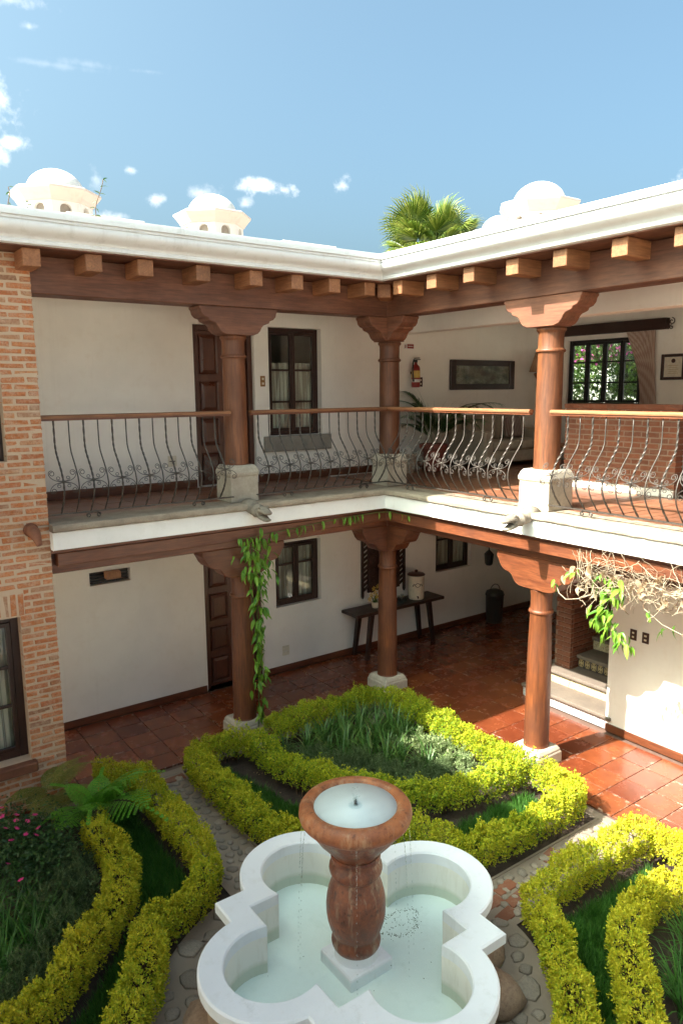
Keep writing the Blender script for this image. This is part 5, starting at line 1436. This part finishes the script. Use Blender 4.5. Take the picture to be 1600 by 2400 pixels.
plate('socket', 'ivory wall socket low on the upstairs wall behind the left railing', 'socket', 'y', YW, -2.18, 3.275, .12, .14, 'ivory', [(0, 0, .08, .012), (0, 0, .012, .06)], 'brown_plastic')
plate('socket', 'white wall socket below the ground floor window', 'socket', 'y', YW, -.515, .32, .12, .15, 'ivory', [(0, -.01, .07, .006)], 'label_white')
plate('socket', 'brown wall plate half hidden by the green vine shoot', 'socket', 'x', 1.60, -2.635, 1.31, .085, .13, 'brown_plastic', [(0, .025, .025, .02), (0, -.025, .025, .02)], 'ivory')
plate('socket', 'brown wall socket with two pale switches right of the stair', 'socket', 'x', 1.60, -2.79, 1.31, .085, .13, 'brown_plastic', [(0, .025, .03, .02), (0, -.025, .03, .02)], 'ivory')
lm = thing('wall_lamp', 'small wooden wall lamp in front of the dark vent, ground floor', 'lamp', (-3.07, 1.62, 1.9))
MB().box(-3.17, 1.58, 1.865, -2.985, 1.69, 1.955).build('box', 'pale_wood', lm, bevel=.006)
MB().box(-3.10, 1.69, 1.89, -3.05, 1.719, 1.93).build('bracket', 'iron', lm)

# extinguisher and its sign
sg_ = thing('extinguisher_sign', 'small red extinguisher sign on the wall beside the corner column', 'sign', (1.895, YW, 4.855))
MB().box(1.79, YW-.006, 4.815, 2.0, YW-.001, 4.895).build('board', 'label_white', sg_)
MB().box(1.855, YW-.009, 4.822, 1.992, YW-.0065, 4.888).build('field', 'red_paint', sg_)
MB().prism([(1.81, 4.825), (1.83, 4.825), (1.83, 4.87), (1.822, 4.882), (1.81, 4.87)], 'y', YW-.009, YW-.0065).build('symbol', 'red_paint', sg_)
MB().box(1.87, YW-.011, 4.85, 1.975, YW-.0095, 4.858).build('lettering', 'label_white', sg_)
ex = thing('fire_extinguisher', 'red fire extinguisher with black hose hung on the shaded wall', 'extinguisher', (1.94, 1.60, 4.2))
c = (1.95, 1.61)
MB().lathe([(.0, 4.205), (.062, 4.21), (.068, 4.225), (.068, 4.50), (.06, 4.535), (.035, 4.56), (.022, 4.575), (.022, 4.60), (0, 4.60)], 20, c).build('cylinder', 'red_paint', ex, smooth=True)
MB().lathe([(.0695, 4.36), (.0695, 4.47)], 20, c).build('label_band', 'label_yellow', ex, smooth=True)
MB().lathe([(.0695, 4.29), (.0695, 4.335)], 20, c).build('label_band', 'label_white', ex, smooth=True)
MB().lathe([(.024, 4.60), (.028, 4.61), (.026, 4.635), (0, 4.64)], 12, c).box(1.93, 1.52, 4.635, 1.97, 1.63, 4.648).box(1.935, 1.53, 4.66, 1.965, 1.64, 4.672).build('valve', 'black', ex)
MB().tube([(1.93, 1.60, 4.62), (1.88, 1.58, 4.64), (1.855, 1.57, 4.58), (1.85, 1.57, 4.45), (1.86, 1.57, 4.36), (1.868, 1.57, 4.30)], [.012]*5+[.018], 8).build('hose', 'black', ex, smooth=True)
MB().box(1.93, 1.66, 4.42, 1.97, 1.719, 4.46).build('bracket', 'black', ex)

# framed picture (a plain, generic one) and framed certificate
pc = thing('framed_picture', 'long dark-framed picture on the sitting room wall', 'picture', (3.58, YW, 4.42))
fx0, fx1, fz0, fz1 = 2.79, 4.375, 4.165, 4.665; fwd = .13
MB().box(fx0, YW-.05, fz0, fx0+fwd, YW-.002, fz1).box(fx1-fwd, YW-.05, fz0, fx1, YW-.002, fz1).box(fx0+fwd, YW-.049, fz0, fx1-fwd, YW-.002, fz0+fwd*.75).box(fx0+fwd, YW-.049, fz1-fwd*.75, fx1-fwd, YW-.002, fz1).build('frame', 'dark_x', pc, bevel=.01)
t = NT('picture_paint'); v = t.coord((1, 1, 1.6)); a = t.noise(v, 5, 4, .6); b = t.noise(v, 2.2, 2, .5)
cl_ = t.ramp(a, [(.35, (.10, .085, .07)), (.5, (.26, .21, .16)), (.62, (.46, .40, .33)), (.75, (.20, .20, .22))])
M['picture_paint'] = t.set(t.mix(t.ramp(b, [(.45, 0.0), (.6, .6)]), cl_, (.20, .09, .05)), .3)
MB().box(fx0+fwd, YW-.02, fz0+fwd*.75, fx1-fwd, YW-.003, fz1-fwd*.75).build('canvas', 'picture_paint', pc)
MB().box(fx0+fwd, YW-.034, fz0+fwd*.75, fx1-fwd, YW-.031, fz1-fwd*.75).build('pane', 'glass', pc)
ct = thing('framed_certificate', 'small framed certificate with a crest on the right wall of the sitting room', 'picture', (XB, -.90, 4.49))
MB().box(XB-.03, -1.10, 4.29, XB-.002, -1.05, 4.69).box(XB-.03, -.75, 4.29, XB-.002, -.70, 4.69).box(XB-.029, -1.05, 4.29, XB-.002, -.75, 4.335).box(XB-.029, -1.05, 4.645, XB-.002, -.75, 4.69).build('frame', 'dark_z', ct, bevel=.006)
MB().box(XB-.012, -1.05, 4.335, XB-.003, -.75, 4.645).build('sheet', 'paper', ct)
cr_ = MB().lathe([(0, 0), (.034, 0), (.034, .003), (0, .003)], 16); cr_.v = [(XB-.013-z, -.90+x, 4.585+y) for x, y, z in cr_.v]; cr_.build('crest', 'brown_plastic', ct)
for k in range(5): MB().box(XB-.0145, -.985+.02*(k % 2), 4.51-k*.03, XB-.0125, -.815-.02*(k % 2), 4.516-k*.03).build('lettering', 'gold_matte', ct)

# ------------------------------------------------------------------ sitting room upstairs
sf = thing('sofa', 'beige sofa with cushions against the upstairs wall, behind the railing', 'sofa', (3.6, 1.2, 2.9))
box_part('base', 'sofa_cloth', sf, (2.75, .82, 2.98, 4.45, 1.66, 3.17), .03, seg=3, smooth=True)
for k in range(2): box_part('seat_cushion', 'sofa_cloth', sf, (2.93+k*.68, .80, 3.175, 3.59+k*.68, 1.45, 3.33), .05, seg=4, smooth=True)
for k in range(2): box_part('back_cushion', 'sofa_cloth', sf, (2.93+k*.68, 1.36, 3.335, 3.59+k*.68, 1.55, 3.72), .06, seg=4, smooth=True)
box_part('backrest', 'sofa_cloth', sf, (2.76, 1.552, 3.0, 4.44, 1.68, 3.74), .04, seg=3, smooth=True)
for a in (2.72, 4.30): box_part('armrest', 'sofa_cloth', sf, (a, .80, 3.0, a+.2, 1.66, 3.50), .06, seg=4, smooth=True)
for a in (2.8, 4.4):
    for b in (.88, 1.6): box_part('leg', 'dark_z', sf, (a-.03, b-.03, 2.9, a+.03, b+.03, 2.98), .004)
pw = box_part('pillow', 'pillow', None, (3.72, 1.24, 3.345, 4.12, 1.36, 3.70), .05, seg=4, smooth=True); pw.rotation_euler = (-.25, 0, .1)
tag(pw, 'striped cushion leaning on the beige sofa', 'cushion')
tb = thing('side_table', 'small brown wooden side table in front of the sofa, next to the sunlit column', 'table', (4.15, .35, 2.9))
box_part('table_top', 'pale_wood', tb, (3.9, .1, 3.22, 4.5, .6, 3.26), .008)
for a in (3.94, 4.46):
    for b in (.14, .56): MB().tube([(a, b, 2.9), (a, b, 3.05), (a, b, 3.22)], [.014, .024, .02], 8).build('leg', 'pale_wood', tb, smooth=True)
fl = thing('floor_lamp', 'dark floor lamp with a dim brown shade in the sitting room corner', 'lamp', (4.72, 1.38, 2.9))
c = (4.72, 1.38)
MB().lathe([(0, 2.9), (.16, 2.905), (.16, 2.925), (.05, 2.95), (.03, 2.98), (.02, 3.0)], 20, c).build('base', 'dark_z', fl, smooth=True)
for k in range(3):
    a = k*2*PI/3; MB().tube([(c[0]+.07*math.cos(a), c[1]+.07*math.sin(a), 2.93), (c[0]+.035*math.cos(a), c[1]+.035*math.sin(a), 3.6), (c[0]+.03*math.cos(a), c[1]+.03*math.sin(a), 4.18)], .013, 7).build('rod', 'pale_wood', fl, smooth=True)
MB().lathe([(.0, 4.17), (.05, 4.18), (.03, 4.21), (.05, 4.24), (.055, 4.27), (.04, 4.30), (.085, 4.37), (.12, 4.43), (.11, 4.445), (0, 4.44)], 20, c).build('urn', 'pale_wood', fl, smooth=True)
MB().lathe([(.20, 4.47), (.10, 4.80), (.098, 4.80), (.197, 4.472)], 28, c).build('lamp_shade', 'shade_cloth', fl, smooth='all')
MB().tube([(c[0], c[1], 4.43), (c[0], c[1], 4.70)], .006, 6).build('stem', 'bronze', fl)
# potted palm
PP = thing('potted_palm', 'feathery palm in a red clay pot between corner column and sofa', 'plant', (1.95, 1.18, 2.9))
c = (1.95, 1.18)
MB().lathe([(0, 2.901), (.15, 2.905), (.165, 2.93), (.185, 3.10), (.205, 3.26), (.225, 3.27), (.228, 3.33), (.205, 3.335), (.195, 3.29), (0, 3.285)], 28, c).build('pot', 'pot_clay', PP, smooth=True)
def feather_frond(seed, L, droop=1.0, n=34, w=.42, lean=1.25, mat='dark_leaf', lw=.02):
    g = np.random.default_rng(seed); t = np.linspace(0, 1, 24); ang = lean-droop*t**1.4*1.5
    X = np.concatenate([[0], np.cumsum(np.cos(ang)[:-1])])*L/24; Z = np.concatenate([[0], np.cumsum(np.sin(ang)[:-1])])*L/24
    B = [((0, 0, 0), (math.cos(lean), 0, math.sin(lean)), L*.98, .007, droop*1.4, .5)]
    for i in range(n):
        q = .28+.71*i/(n-1); px, pz = np.interp(q, t, X), np.interp(q, t, Z); a = np.interp(q, t, ang); l = w*L*.55*math.sin(min(1, .25+.8*(q-.2))*PI)**.7+.03
        for sg in (-1, 1): B.append(((px, 0, pz), (math.cos(a)*.75, sg*.8, math.sin(a)*.75+.12), l*g.uniform(.9, 1.1), lw, g.uniform(.5, 1.1), g.uniform(.1, .9)))
    return blade_mesh('frond', B, mat, 3)
FF = [feather_frond(k, .95+.1*k, .9+.15*(k % 3)) for k in range(4)]
for k in range(24):
    a = k*2.4+.3; s = rnd.uniform(.75, 1.1)
    link_mesh('frond', FF[k % 4], PP, (c[0]+.03*math.cos(a), c[1]+.03*math.sin(a), 3.28), (0, -rnd.uniform(-.35, .25), a), (s, s, s))
bk = thing('wicker_basket', 'grey wicker basket with papers on the upstairs floor beside the pot', 'basket', (1.42, 1.25, 2.9))
MB().lathe([(0, 2.901), (.15, 2.905), (.17, 2.98), (.19, 3.10), (.205, 3.20), (.195, 3.205), (.18, 3.10), (.15, 2.93), (0, 2.925)], 22, (1.42, 1.28)).build('body', 'sofa_cloth', bk, smooth=True)
for k in range(6): MB().lathe([(.158+.008*k, 2.935+k*.045), (.166+.008*k, 2.945+k*.045), (.166+.008*k, 2.96+k*.045), (.16+.008*k, 2.97+k*.045)], 22, (1.42, 1.28)).build('band', 'ledge_stone', bk, smooth=True)
for k in range(3):
    o = box_part('paper', 'label_white', bk, (1.34+.02*k, 1.22, 3.0, 1.50, 1.24+.01*k, 3.30-.03*k), .002); o.rotation_euler = (.25-.2*k, .15*k, .3*k)

# ------------------------------------------------------------------ ground floor gallery
tb = thing('console_table', 'long dark wooden console table against the ground floor wall', 'table', (1.42, 1.5, 0))
box_part('table_top', 'dark_x', tb, (.50, 1.27, .715, 2.33, 1.695, .765), .01)
for a, sx in ((.82, -1), (2.02, 1)):
    for b, sy in ((1.33, -1), (1.63, 1)):
        x0, y0 = a+sx*.10, b+sy*.015
        MB().add([(x0-.03, y0-.03, 0), (x0+.03, y0-.03, 0), (x0+.03, y0+.03, 0), (x0-.03, y0+.03, 0), (a-.04, b-.035, .714), (a+.04, b-.035, .714), (a+.04, b+.035, .714), (a-.04, b+.035, .714)],
                 [(0, 3, 2, 1), (4, 5, 6, 7), (0, 1, 5, 4), (1, 2, 6, 5), (2, 3, 7, 6), (3, 0, 4, 7)]).build('leg', 'dark_z', tb, bevel=.004)
box_part('stretcher', 'dark_x', tb, (.86, 1.46, .66, 1.98, 1.50, .713), .004)
fc = thing('water_filter', 'cream ceramic water filter with dark emblem and lid on the console table', 'water filter', (1.86, 1.46, .766))
c = (1.86, 1.46)
MB().lathe([(0, .767), (.122, .77), (.130, .785), (.133, .90), (.133, 1.13), (.140, 1.14), (.142, 1.16), (.136, 1.168)], 30, c).build('body', 'ceramic', fc, smooth=True)
MB().lathe([(.146, 1.169), (.148, 1.178), (.13, 1.195), (.06, 1.21), (.028, 1.215), (.022, 1.225), (.03, 1.24), (.02, 1.252), (0, 1.255)], 30, c).build('lid', 'brown_plastic', fc, smooth=True)
# emblem: oval ring with side scrolls, on the side that faces the court
def on_cyl(u, z, q=.1355):
    a = math.atan2(-.86, -.5)+u/q; return (c[0]+q*math.cos(a), c[1]+q*math.sin(a), z)
MB().tube([on_cyl(.042*math.cos(k*PI/12), 1.02+.030*math.sin(k*PI/12)) for k in range(25)], .0045, 5).build('emblem', 'black', fc)
for sg in (-1, 1): MB().tube([on_cyl(sg*(.05+.016*(1-math.cos(k*.6))), 1.02+.022*math.sin(k*.8)) for k in range(9)], .004, 5).build('emblem', 'black', fc)
MB().tube([on_cyl(0, .83, .13), on_cyl(0, .832, .16), on_cyl(0, .828, .172), on_cyl(0, .81, .176)], [.012, .012, .012, .009], 8).build('tap', 'brown_plastic', fc, smooth=True)
glass('cup_glass', (.85, .88, .86), .03)
for k, (x, y) in enumerate(((1.42, 1.44), (1.50, 1.40), (1.52, 1.50), (1.60, 1.43), (1.62, 1.53), (1.44, 1.53))):
    o = MB().lathe([(.024, .766), (.029, .86), (.0275, .86), (.0225, .772), (0, .771)], 14, (x, y)).build('drinking_glass', 'cup_glass', org=(x, y, .766), smooth=True)
    tag(o, 'small clear drinking glass standing beside the cream water filter', 'glass', 'glasses on the console table')
vs_ = thing('orchid_pot', 'yellow orchid in a small pot at the left end of the console table', 'plant', (1.0, 1.46, .766))
MB().lathe([(0, .767), (.05, .769), (.065, .84), (.07, .86), (.062, .862), (0, .855)], 18, (1.0, 1.46)).build('pot', 'ceramic', vs_, smooth=True)
for k, (x, y, z) in enumerate(((.93, 1.42, 1.10), (.96, 1.42, 1.03), (.90, 1.44, 1.0), (1.02, 1.43, 1.12), (.87, 1.45, .93), (1.05, 1.42, 1.05), (.98, 1.40, .97))):
    mb = MB()
    for j in range(5):
        a = 2*PI*j/5+.3; mb.add([(x, y, z), (x+.03*math.cos(a-.4), y-.006, z+.03*math.sin(a-.4)), (x+.045*math.cos(a), y-.014, z+.045*math.sin(a)), (x+.03*math.cos(a+.4), y-.006, z+.03*math.sin(a+.4))], [(0, 1, 2, 3)])
    mb.build('flower', 'petal_yellow', vs_, fix=False)
    MB().tube([(1.0, 1.46, .85), ((1.0+x)/2, 1.45, (.87+z)/2+.04), (x, y+.003, z)], .003, 5).build('stem', 'green_stem', vs_)
link_mesh('leaves', strap_mesh(91, 'dark_leaf', 10, (.14, .2), .03), vs_, (1.0, 1.46, .855))
# carved hanging
cp = thing('carved_panel', 'dark carved wooden panel with open twisted sides hanging behind the corner column', 'wall hanging', (1.36, YW, 1.4))
bot = [(1.03+k*.66/16, .99-.05*abs(math.sin(k*PI/4))-(.04 if k in (0, 16) else 0)) for k in range(17)]
MB().prism(bot+[(1.69, 1.95), (1.03, 1.95)], 'y', 1.672, 1.712).build('board', 'dark_z', cp, bevel=.004)
for a in (.905, 1.775): MB().prism([(a, .90), (a+.02, .86), (a+.04, .90), (a+.04, 1.97), (a, 1.97)], 'y', 1.674, 1.71).build('stile', 'dark_z', cp, bevel=.003)
for a in (.945, 1.693):
    for k in range(12):
        z = .98+k*.082
        MB().add([(a, 1.68, z), (a+.08, 1.68, z+.05), (a+.08, 1.68, z+.088), (a, 1.68, z+.038), (a, 1.705, z), (a+.08, 1.705, z+.05), (a+.08, 1.705, z+.088), (a, 1.705, z+.038)], [(0, 1, 2, 3), (7, 6, 5, 4), (0, 4, 5, 1), (1, 5, 6, 2), (2, 6, 7, 3), (3, 7, 4, 0)]).build('slat', 'dark_z', cp)
for i in range(3):
    for j in range(5):
        o = MB().lathe([(.085, 0), (.08, .008), (.05, .012), (.045, .006), (.02, .010), (0, .014)], 16); o.v = [(1.14+i*.22+x, 1.672-z, 1.10+j*.19+y) for x, y, z in o.v]; o.build('rosette', 'dark_z', cp, smooth=True)
box_part('rail', 'dark_x', cp, (.88, 1.66, 1.955, 1.84, 1.715, 2.0), .006)
bn = thing('waste_bin', 'dark round waste bin against the wall at the far end of the passage', 'bin', (3.72, 1.42, 0))
MB().lathe([(0, .001), (.13, .004), (.145, .03), (.16, .50), (.168, .51), (.168, .53), (.15, .58), (.08, .61), (0, .615)], 24, (3.72, 1.42)).build('body', 'bin', bn, smooth=True)
MB().tube([(3.72-.14*math.cos(k*PI/8), 1.42, .55+.16*math.sin(k*PI/8)) for k in range(9)], .007, 6).build('handle', 'iron', bn, smooth=True)
hb = thing('hanging_lantern', 'dark iron lantern on the far passage wall beside the small window', 'lantern', (3.72, 1.6, 1.1))
MB().lathe([(0, 1.02), (.05, 1.03), (.07, 1.06), (.085, 1.22), (.09, 1.23), (.05, 1.28), (.012, 1.31), (.012, 1.34), (0, 1.34)], 6, (3.72, 1.58)).build('body', 'black', hb)
MB().tube([(3.72, 1.58, 1.34), (3.72, 1.60, 1.40), (3.72, 1.66, 1.42), (3.72, 1.715, 1.38)], .008, 6).build('bracket', 'iron', hb)

# ------------------------------------------------------------------ roof lanterns with domes
def cupola(cx, cy, z0, label, s=1.0, rot=PI/8):
    w = thing('dome', label, 'dome', (cx, cy, z0), 'white roof domes')
    R = .495*s; zt = z0+1.0*s; half = R*math.tan(PI/8); a = .088*s; zs, zp = zt-.36*s, zt-.125*s
    drum, panes = MB(), []
    for k in range(8):
        th = rot+PI/8+k*PI/4; nx, ny = math.cos(th), math.sin(th); tx, ty = -ny, nx
        P = lambda u, z, d=0: (cx+nx*(R-d)+tx*u, cy+ny*(R-d)+ty*u, z)
        drum.add([P(-half, z0), P(-a, z0), P(-a, zt), P(-half, zt)], [(0, 1, 2, 3)]); drum.add([P(a, z0), P(half, z0), P(half, zt), P(a, zt)], [(0, 1, 2, 3)]); drum.add([P(-a, z0), P(a, z0), P(a, zs), P(-a, zs)], [(0, 1, 2, 3)])
        arc_ = [(a*math.cos(PI-PI*i/10), zp+a*math.sin(PI-PI*i/10)) for i in range(11)]
        for (u0, q0), (u1, q1) in zip(arc_, arc_[1:]): drum.add([P(u0, q0), P(u1, q1), P(u1, zt), P(u0, zt)], [(0, 1, 2, 3)])
        outline = [(-a, zs)]+arc_+[(a, zs)]
        for (u0, q0), (u1, q1) in zip(outline, outline[1:]+outline[:1]): drum.add([P(u0, q0), P(u1, q1), P(u1, q1, .07*s), P(u0, q0, .07*s)], [(0, 1, 2, 3)])
        mb = MB().add([P(u, q, .065*s) for u, q in outline], [tuple(range(len(outline)))])
        panes.append((mb, th))
    drum.build('drum', 'dome_white', w)
    for mb, th in panes: mb.build('window', 'dome_window', w)
    c8 = 1/math.cos(PI/8)
    MB().lathe([(R*c8, zt-.01*s), ((R+.02*s)*c8, zt+.0*s), ((R+.05*s)*c8, zt+.05*s), ((R+.13*s)*c8, zt+.15*s), ((R+.135*s)*c8, zt+.18*s), ((R+.10*s)*c8, zt+.20*s), (.3*s, zt+.27*s), (.02, zt+.28*s)], 8, (cx, cy), rot=rot).build('eave', 'dome_paint', w)
    MB().lathe([(.435*s*math.cos(k*PI/28), zt+.19*s+.36*s*math.sin(k*PI/28)) for k in range(14)]+[(0, zt+.55*s)], 40, (cx, cy)).build('cap', 'dome_white', w, smooth='all')
    return w
cupola(-2.50, 5.0, 6.02, 'left white octagonal roof dome with arched windows')
cupola(.17, 5.0, 6.03, 'white octagonal roof dome in the middle, smaller against the sky')
cupola(4.25, 1.15, 6.0, 'white dome rising behind the right roof edge', 1.0)
cupola(7.5, 4.95, 6.62, 'small far white dome beside the fan palm', .98)
for x0, x1, lb in ((-3.15, -2.15, 'low white roof coping in front of the left dome'), (-.05, .92, 'low white roof block right of the middle dome')):
    k_ = thing('roof_block', lb, 'roof block', ((x0+x1)/2, 2.6, 5.7))
    box_part('body', 'dome_paint', k_, (x0+.04, 2.35, 5.70, x1-.04, 3.0, 6.30), .01)
    box_part('coping', 'dome_paint', k_, (x0, 2.30, 6.301, x1, 3.05, 6.365), .012)
WL = [vine_leaf(90+k, 'dark_leaf') for k in range(3)]
# weeds rooted in the roof gutter
for x, h, lb, sd in ((-3.47, .40, 'thin weed growing on the roof edge right of the left dome', 1), (-4.26, .20, 'leafy weed on the roof edge at the far left', 2), (-4.10, .10, 'tiny weed on the roof edge left of the dome', 3)):
    w = thing('roof_weed', lb, 'plant', (x, .3, 5.7)); rr = random.Random(sd); pts = [(x+.10*t*t*(1 if sd == 1 else 0)+.012*math.sin(t*9), .3, 5.69+(h+.16)*t) for t in [k/8 for k in range(9)]]
    MB().tube(pts, .004, 5).build('stem', 'stem', w)
    for k in range(14 if sd == 1 else 10):
        p = pts[2+k % 7]; link_mesh('leaf', WL[k % 3], w, p, (rr.uniform(-1, 1), rr.uniform(-.6, .6), rr.uniform(0, 6.28)), (.42, .42, .42))

# ------------------------------------------------------------------ fan palm beyond the roof
PT = thing('palm_tree', 'tall fan palm with green crown behind the roof corner', 'tree', (8.3, 8.0, 0))
MB().tube([(8.3, 8.0, -.3), (8.33, 8.0, 3), (8.3, 8.02, 6), (8.3, 8.0, 8.0)], [.28, .22, .20, .22], 14).build('trunk', 'trunk', PT, smooth=True)
def fan_frond(seed, mat='palm_leaf', n=42, pet=.85, L=.82, spread=2.15):
    """pleated fan: blades joined for half their length, free and drooping at the tips"""
    g = random.Random(seed); vs, fs, tn = [], [], []
    def add(pts, fc, t):
        b = len(vs); vs.extend(pts); fs.extend([tuple(i+b for i in f) for f in fc]); tn.extend(t)
    for k in range(6):                       # petiole
        pass
    pw = .022
    add([(0, -pw, 0), (0, pw, 0), (pet, pw*.7, 0), (pet, -pw*.7, 0), (0, 0, -.02), (pet, 0, -.015)], [(0, 1, 2, 3), (0, 4, 5, 3), (1, 4, 5, 2)], [.4]*6)
    da = 2*spread/n
    for i in range(n):
        a = -spread+da*(i+.5); l = L*(.70+.30*math.cos(a*.6))*g.uniform(.92, 1.06); dr = g.uniform(.10, .42)*(1 if abs(a) < 1.2 else 1.6); tt = g.uniform(.15, .95)
        def P(r, ang, lift): return (pet+r*math.cos(ang), r*math.sin(ang), lift+.10*r*math.cos(ang)-.10*r*r*abs(math.sin(ang)))
        h = da*.5
        pts = [P(0.02, a, 0), P(l*.52, a-h, -.012), P(l*.52, a, .018), P(l*.52, a+h, -.012), P(l*.78, a-h*.42, -.05*dr), P(l*.78, a+h*.42, -.05*dr), P(l, a+g.uniform(-.03, .03), -dr*.55)]
        add(pts, [(0, 1, 2), (0, 2, 3), (1, 4, 2), (2, 4, 5), (2, 5, 3), (4, 6, 5)], [tt*.8, tt, tt, tt, tt, tt, min(1, tt+.25)])
    me = bpy.data.meshes.new('frond'); me.from_pydata(vs, [], fs)
    at = me.attributes.new('tint', 'FLOAT', 'POINT'); at.data.foreach_set('value', np.array(tn, dtype=np.float32))
    me.materials.append(M[mat]); me.update(); return me
FNS = [fan_frond(k) for k in range(5)]; FND = [fan_frond(60+k, 'palm_dry', 26) for k in range(2)]
pr = random.Random(5)
for k in range(38):
    az = k*2.39996+pr.uniform(-.3, .3); el = math.radians(70-104*(k/38)**.8+pr.uniform(-10, 10))
    s = pr.uniform(.82, 1.2)
    link_mesh('frond', pr.choice(FNS if k < 35 else FND), PT, (8.3, 8.0, 7.80+pr.uniform(-.1, .1)), (pr.uniform(-.6, .6), -el, az), (s, s, s))

# ------------------------------------------------------------------ garden seen through the sitting room window
GW = tag(MB().box(10.2, 3.7, -.3, 10.5, 9.0, 5.35).build('garden_wall', 'plaster'), 'sunlit cream wall beyond the sitting room window', 'wall')
BG = thing('bougainvillea', 'bougainvillea bush with magenta flowers outside the sitting room window', 'shrub', (7.6, 2.0, -.3))
g = np.random.default_rng(15); n = 36000
q = g.normal(0, 1, (n, 3)); q /= np.linalg.norm(q, axis=1, keepdims=True); rr_ = g.uniform(.35, 1.0, n)[:, None]**.4
lump = (1+.18*np.sin(q[:, 0]*5+1)*np.sin(q[:, 2]*6)+.12*np.sin(q[:, 1]*9+2))[:, None]
P = np.array([0, -.35, 3.9])+q*rr_*lump*np.array([1.2, 2.6, 2.0])
D = q+g.normal(0, .8, (n, 3)); N = q+g.normal(0, .5, (n, 3))
pk = (g.random(n) < .10) & (P[:, 2] > 4.9)
tag(link_mesh('foliage', leaf_mesh('foliage', P[~pk], D[~pk], N[~pk], g.uniform(.06, .11, (~pk).sum()), g.uniform(.035, .06, (~pk).sum()), g.uniform(0, 1, (~pk).sum()), 'tree_leaf', .15), BG, (7.6, 2.0, -.3)), kind='stuff')
tag(link_mesh('flowers', leaf_mesh('flowers', P[pk]*1.01, D[pk], N[pk], .09, .06, g.uniform(0, 1, pk.sum()), 'bract_leaf', .2), BG, (7.6, 2.0, -.3)), kind='stuff')
mb = MB()
for k in range(7): mb.tube([(7.6+.1*math.cos(k), 2.0+.1*math.sin(k), -.35), (7.6+.3*math.cos(k), 2+.5*math.sin(k), 1.6), (7.6+.6*math.cos(k), 2+1.1*math.sin(k), 3.2)], [.05, .035, .015], 7)
mb.build('stems', 'stem', BG, smooth=True)
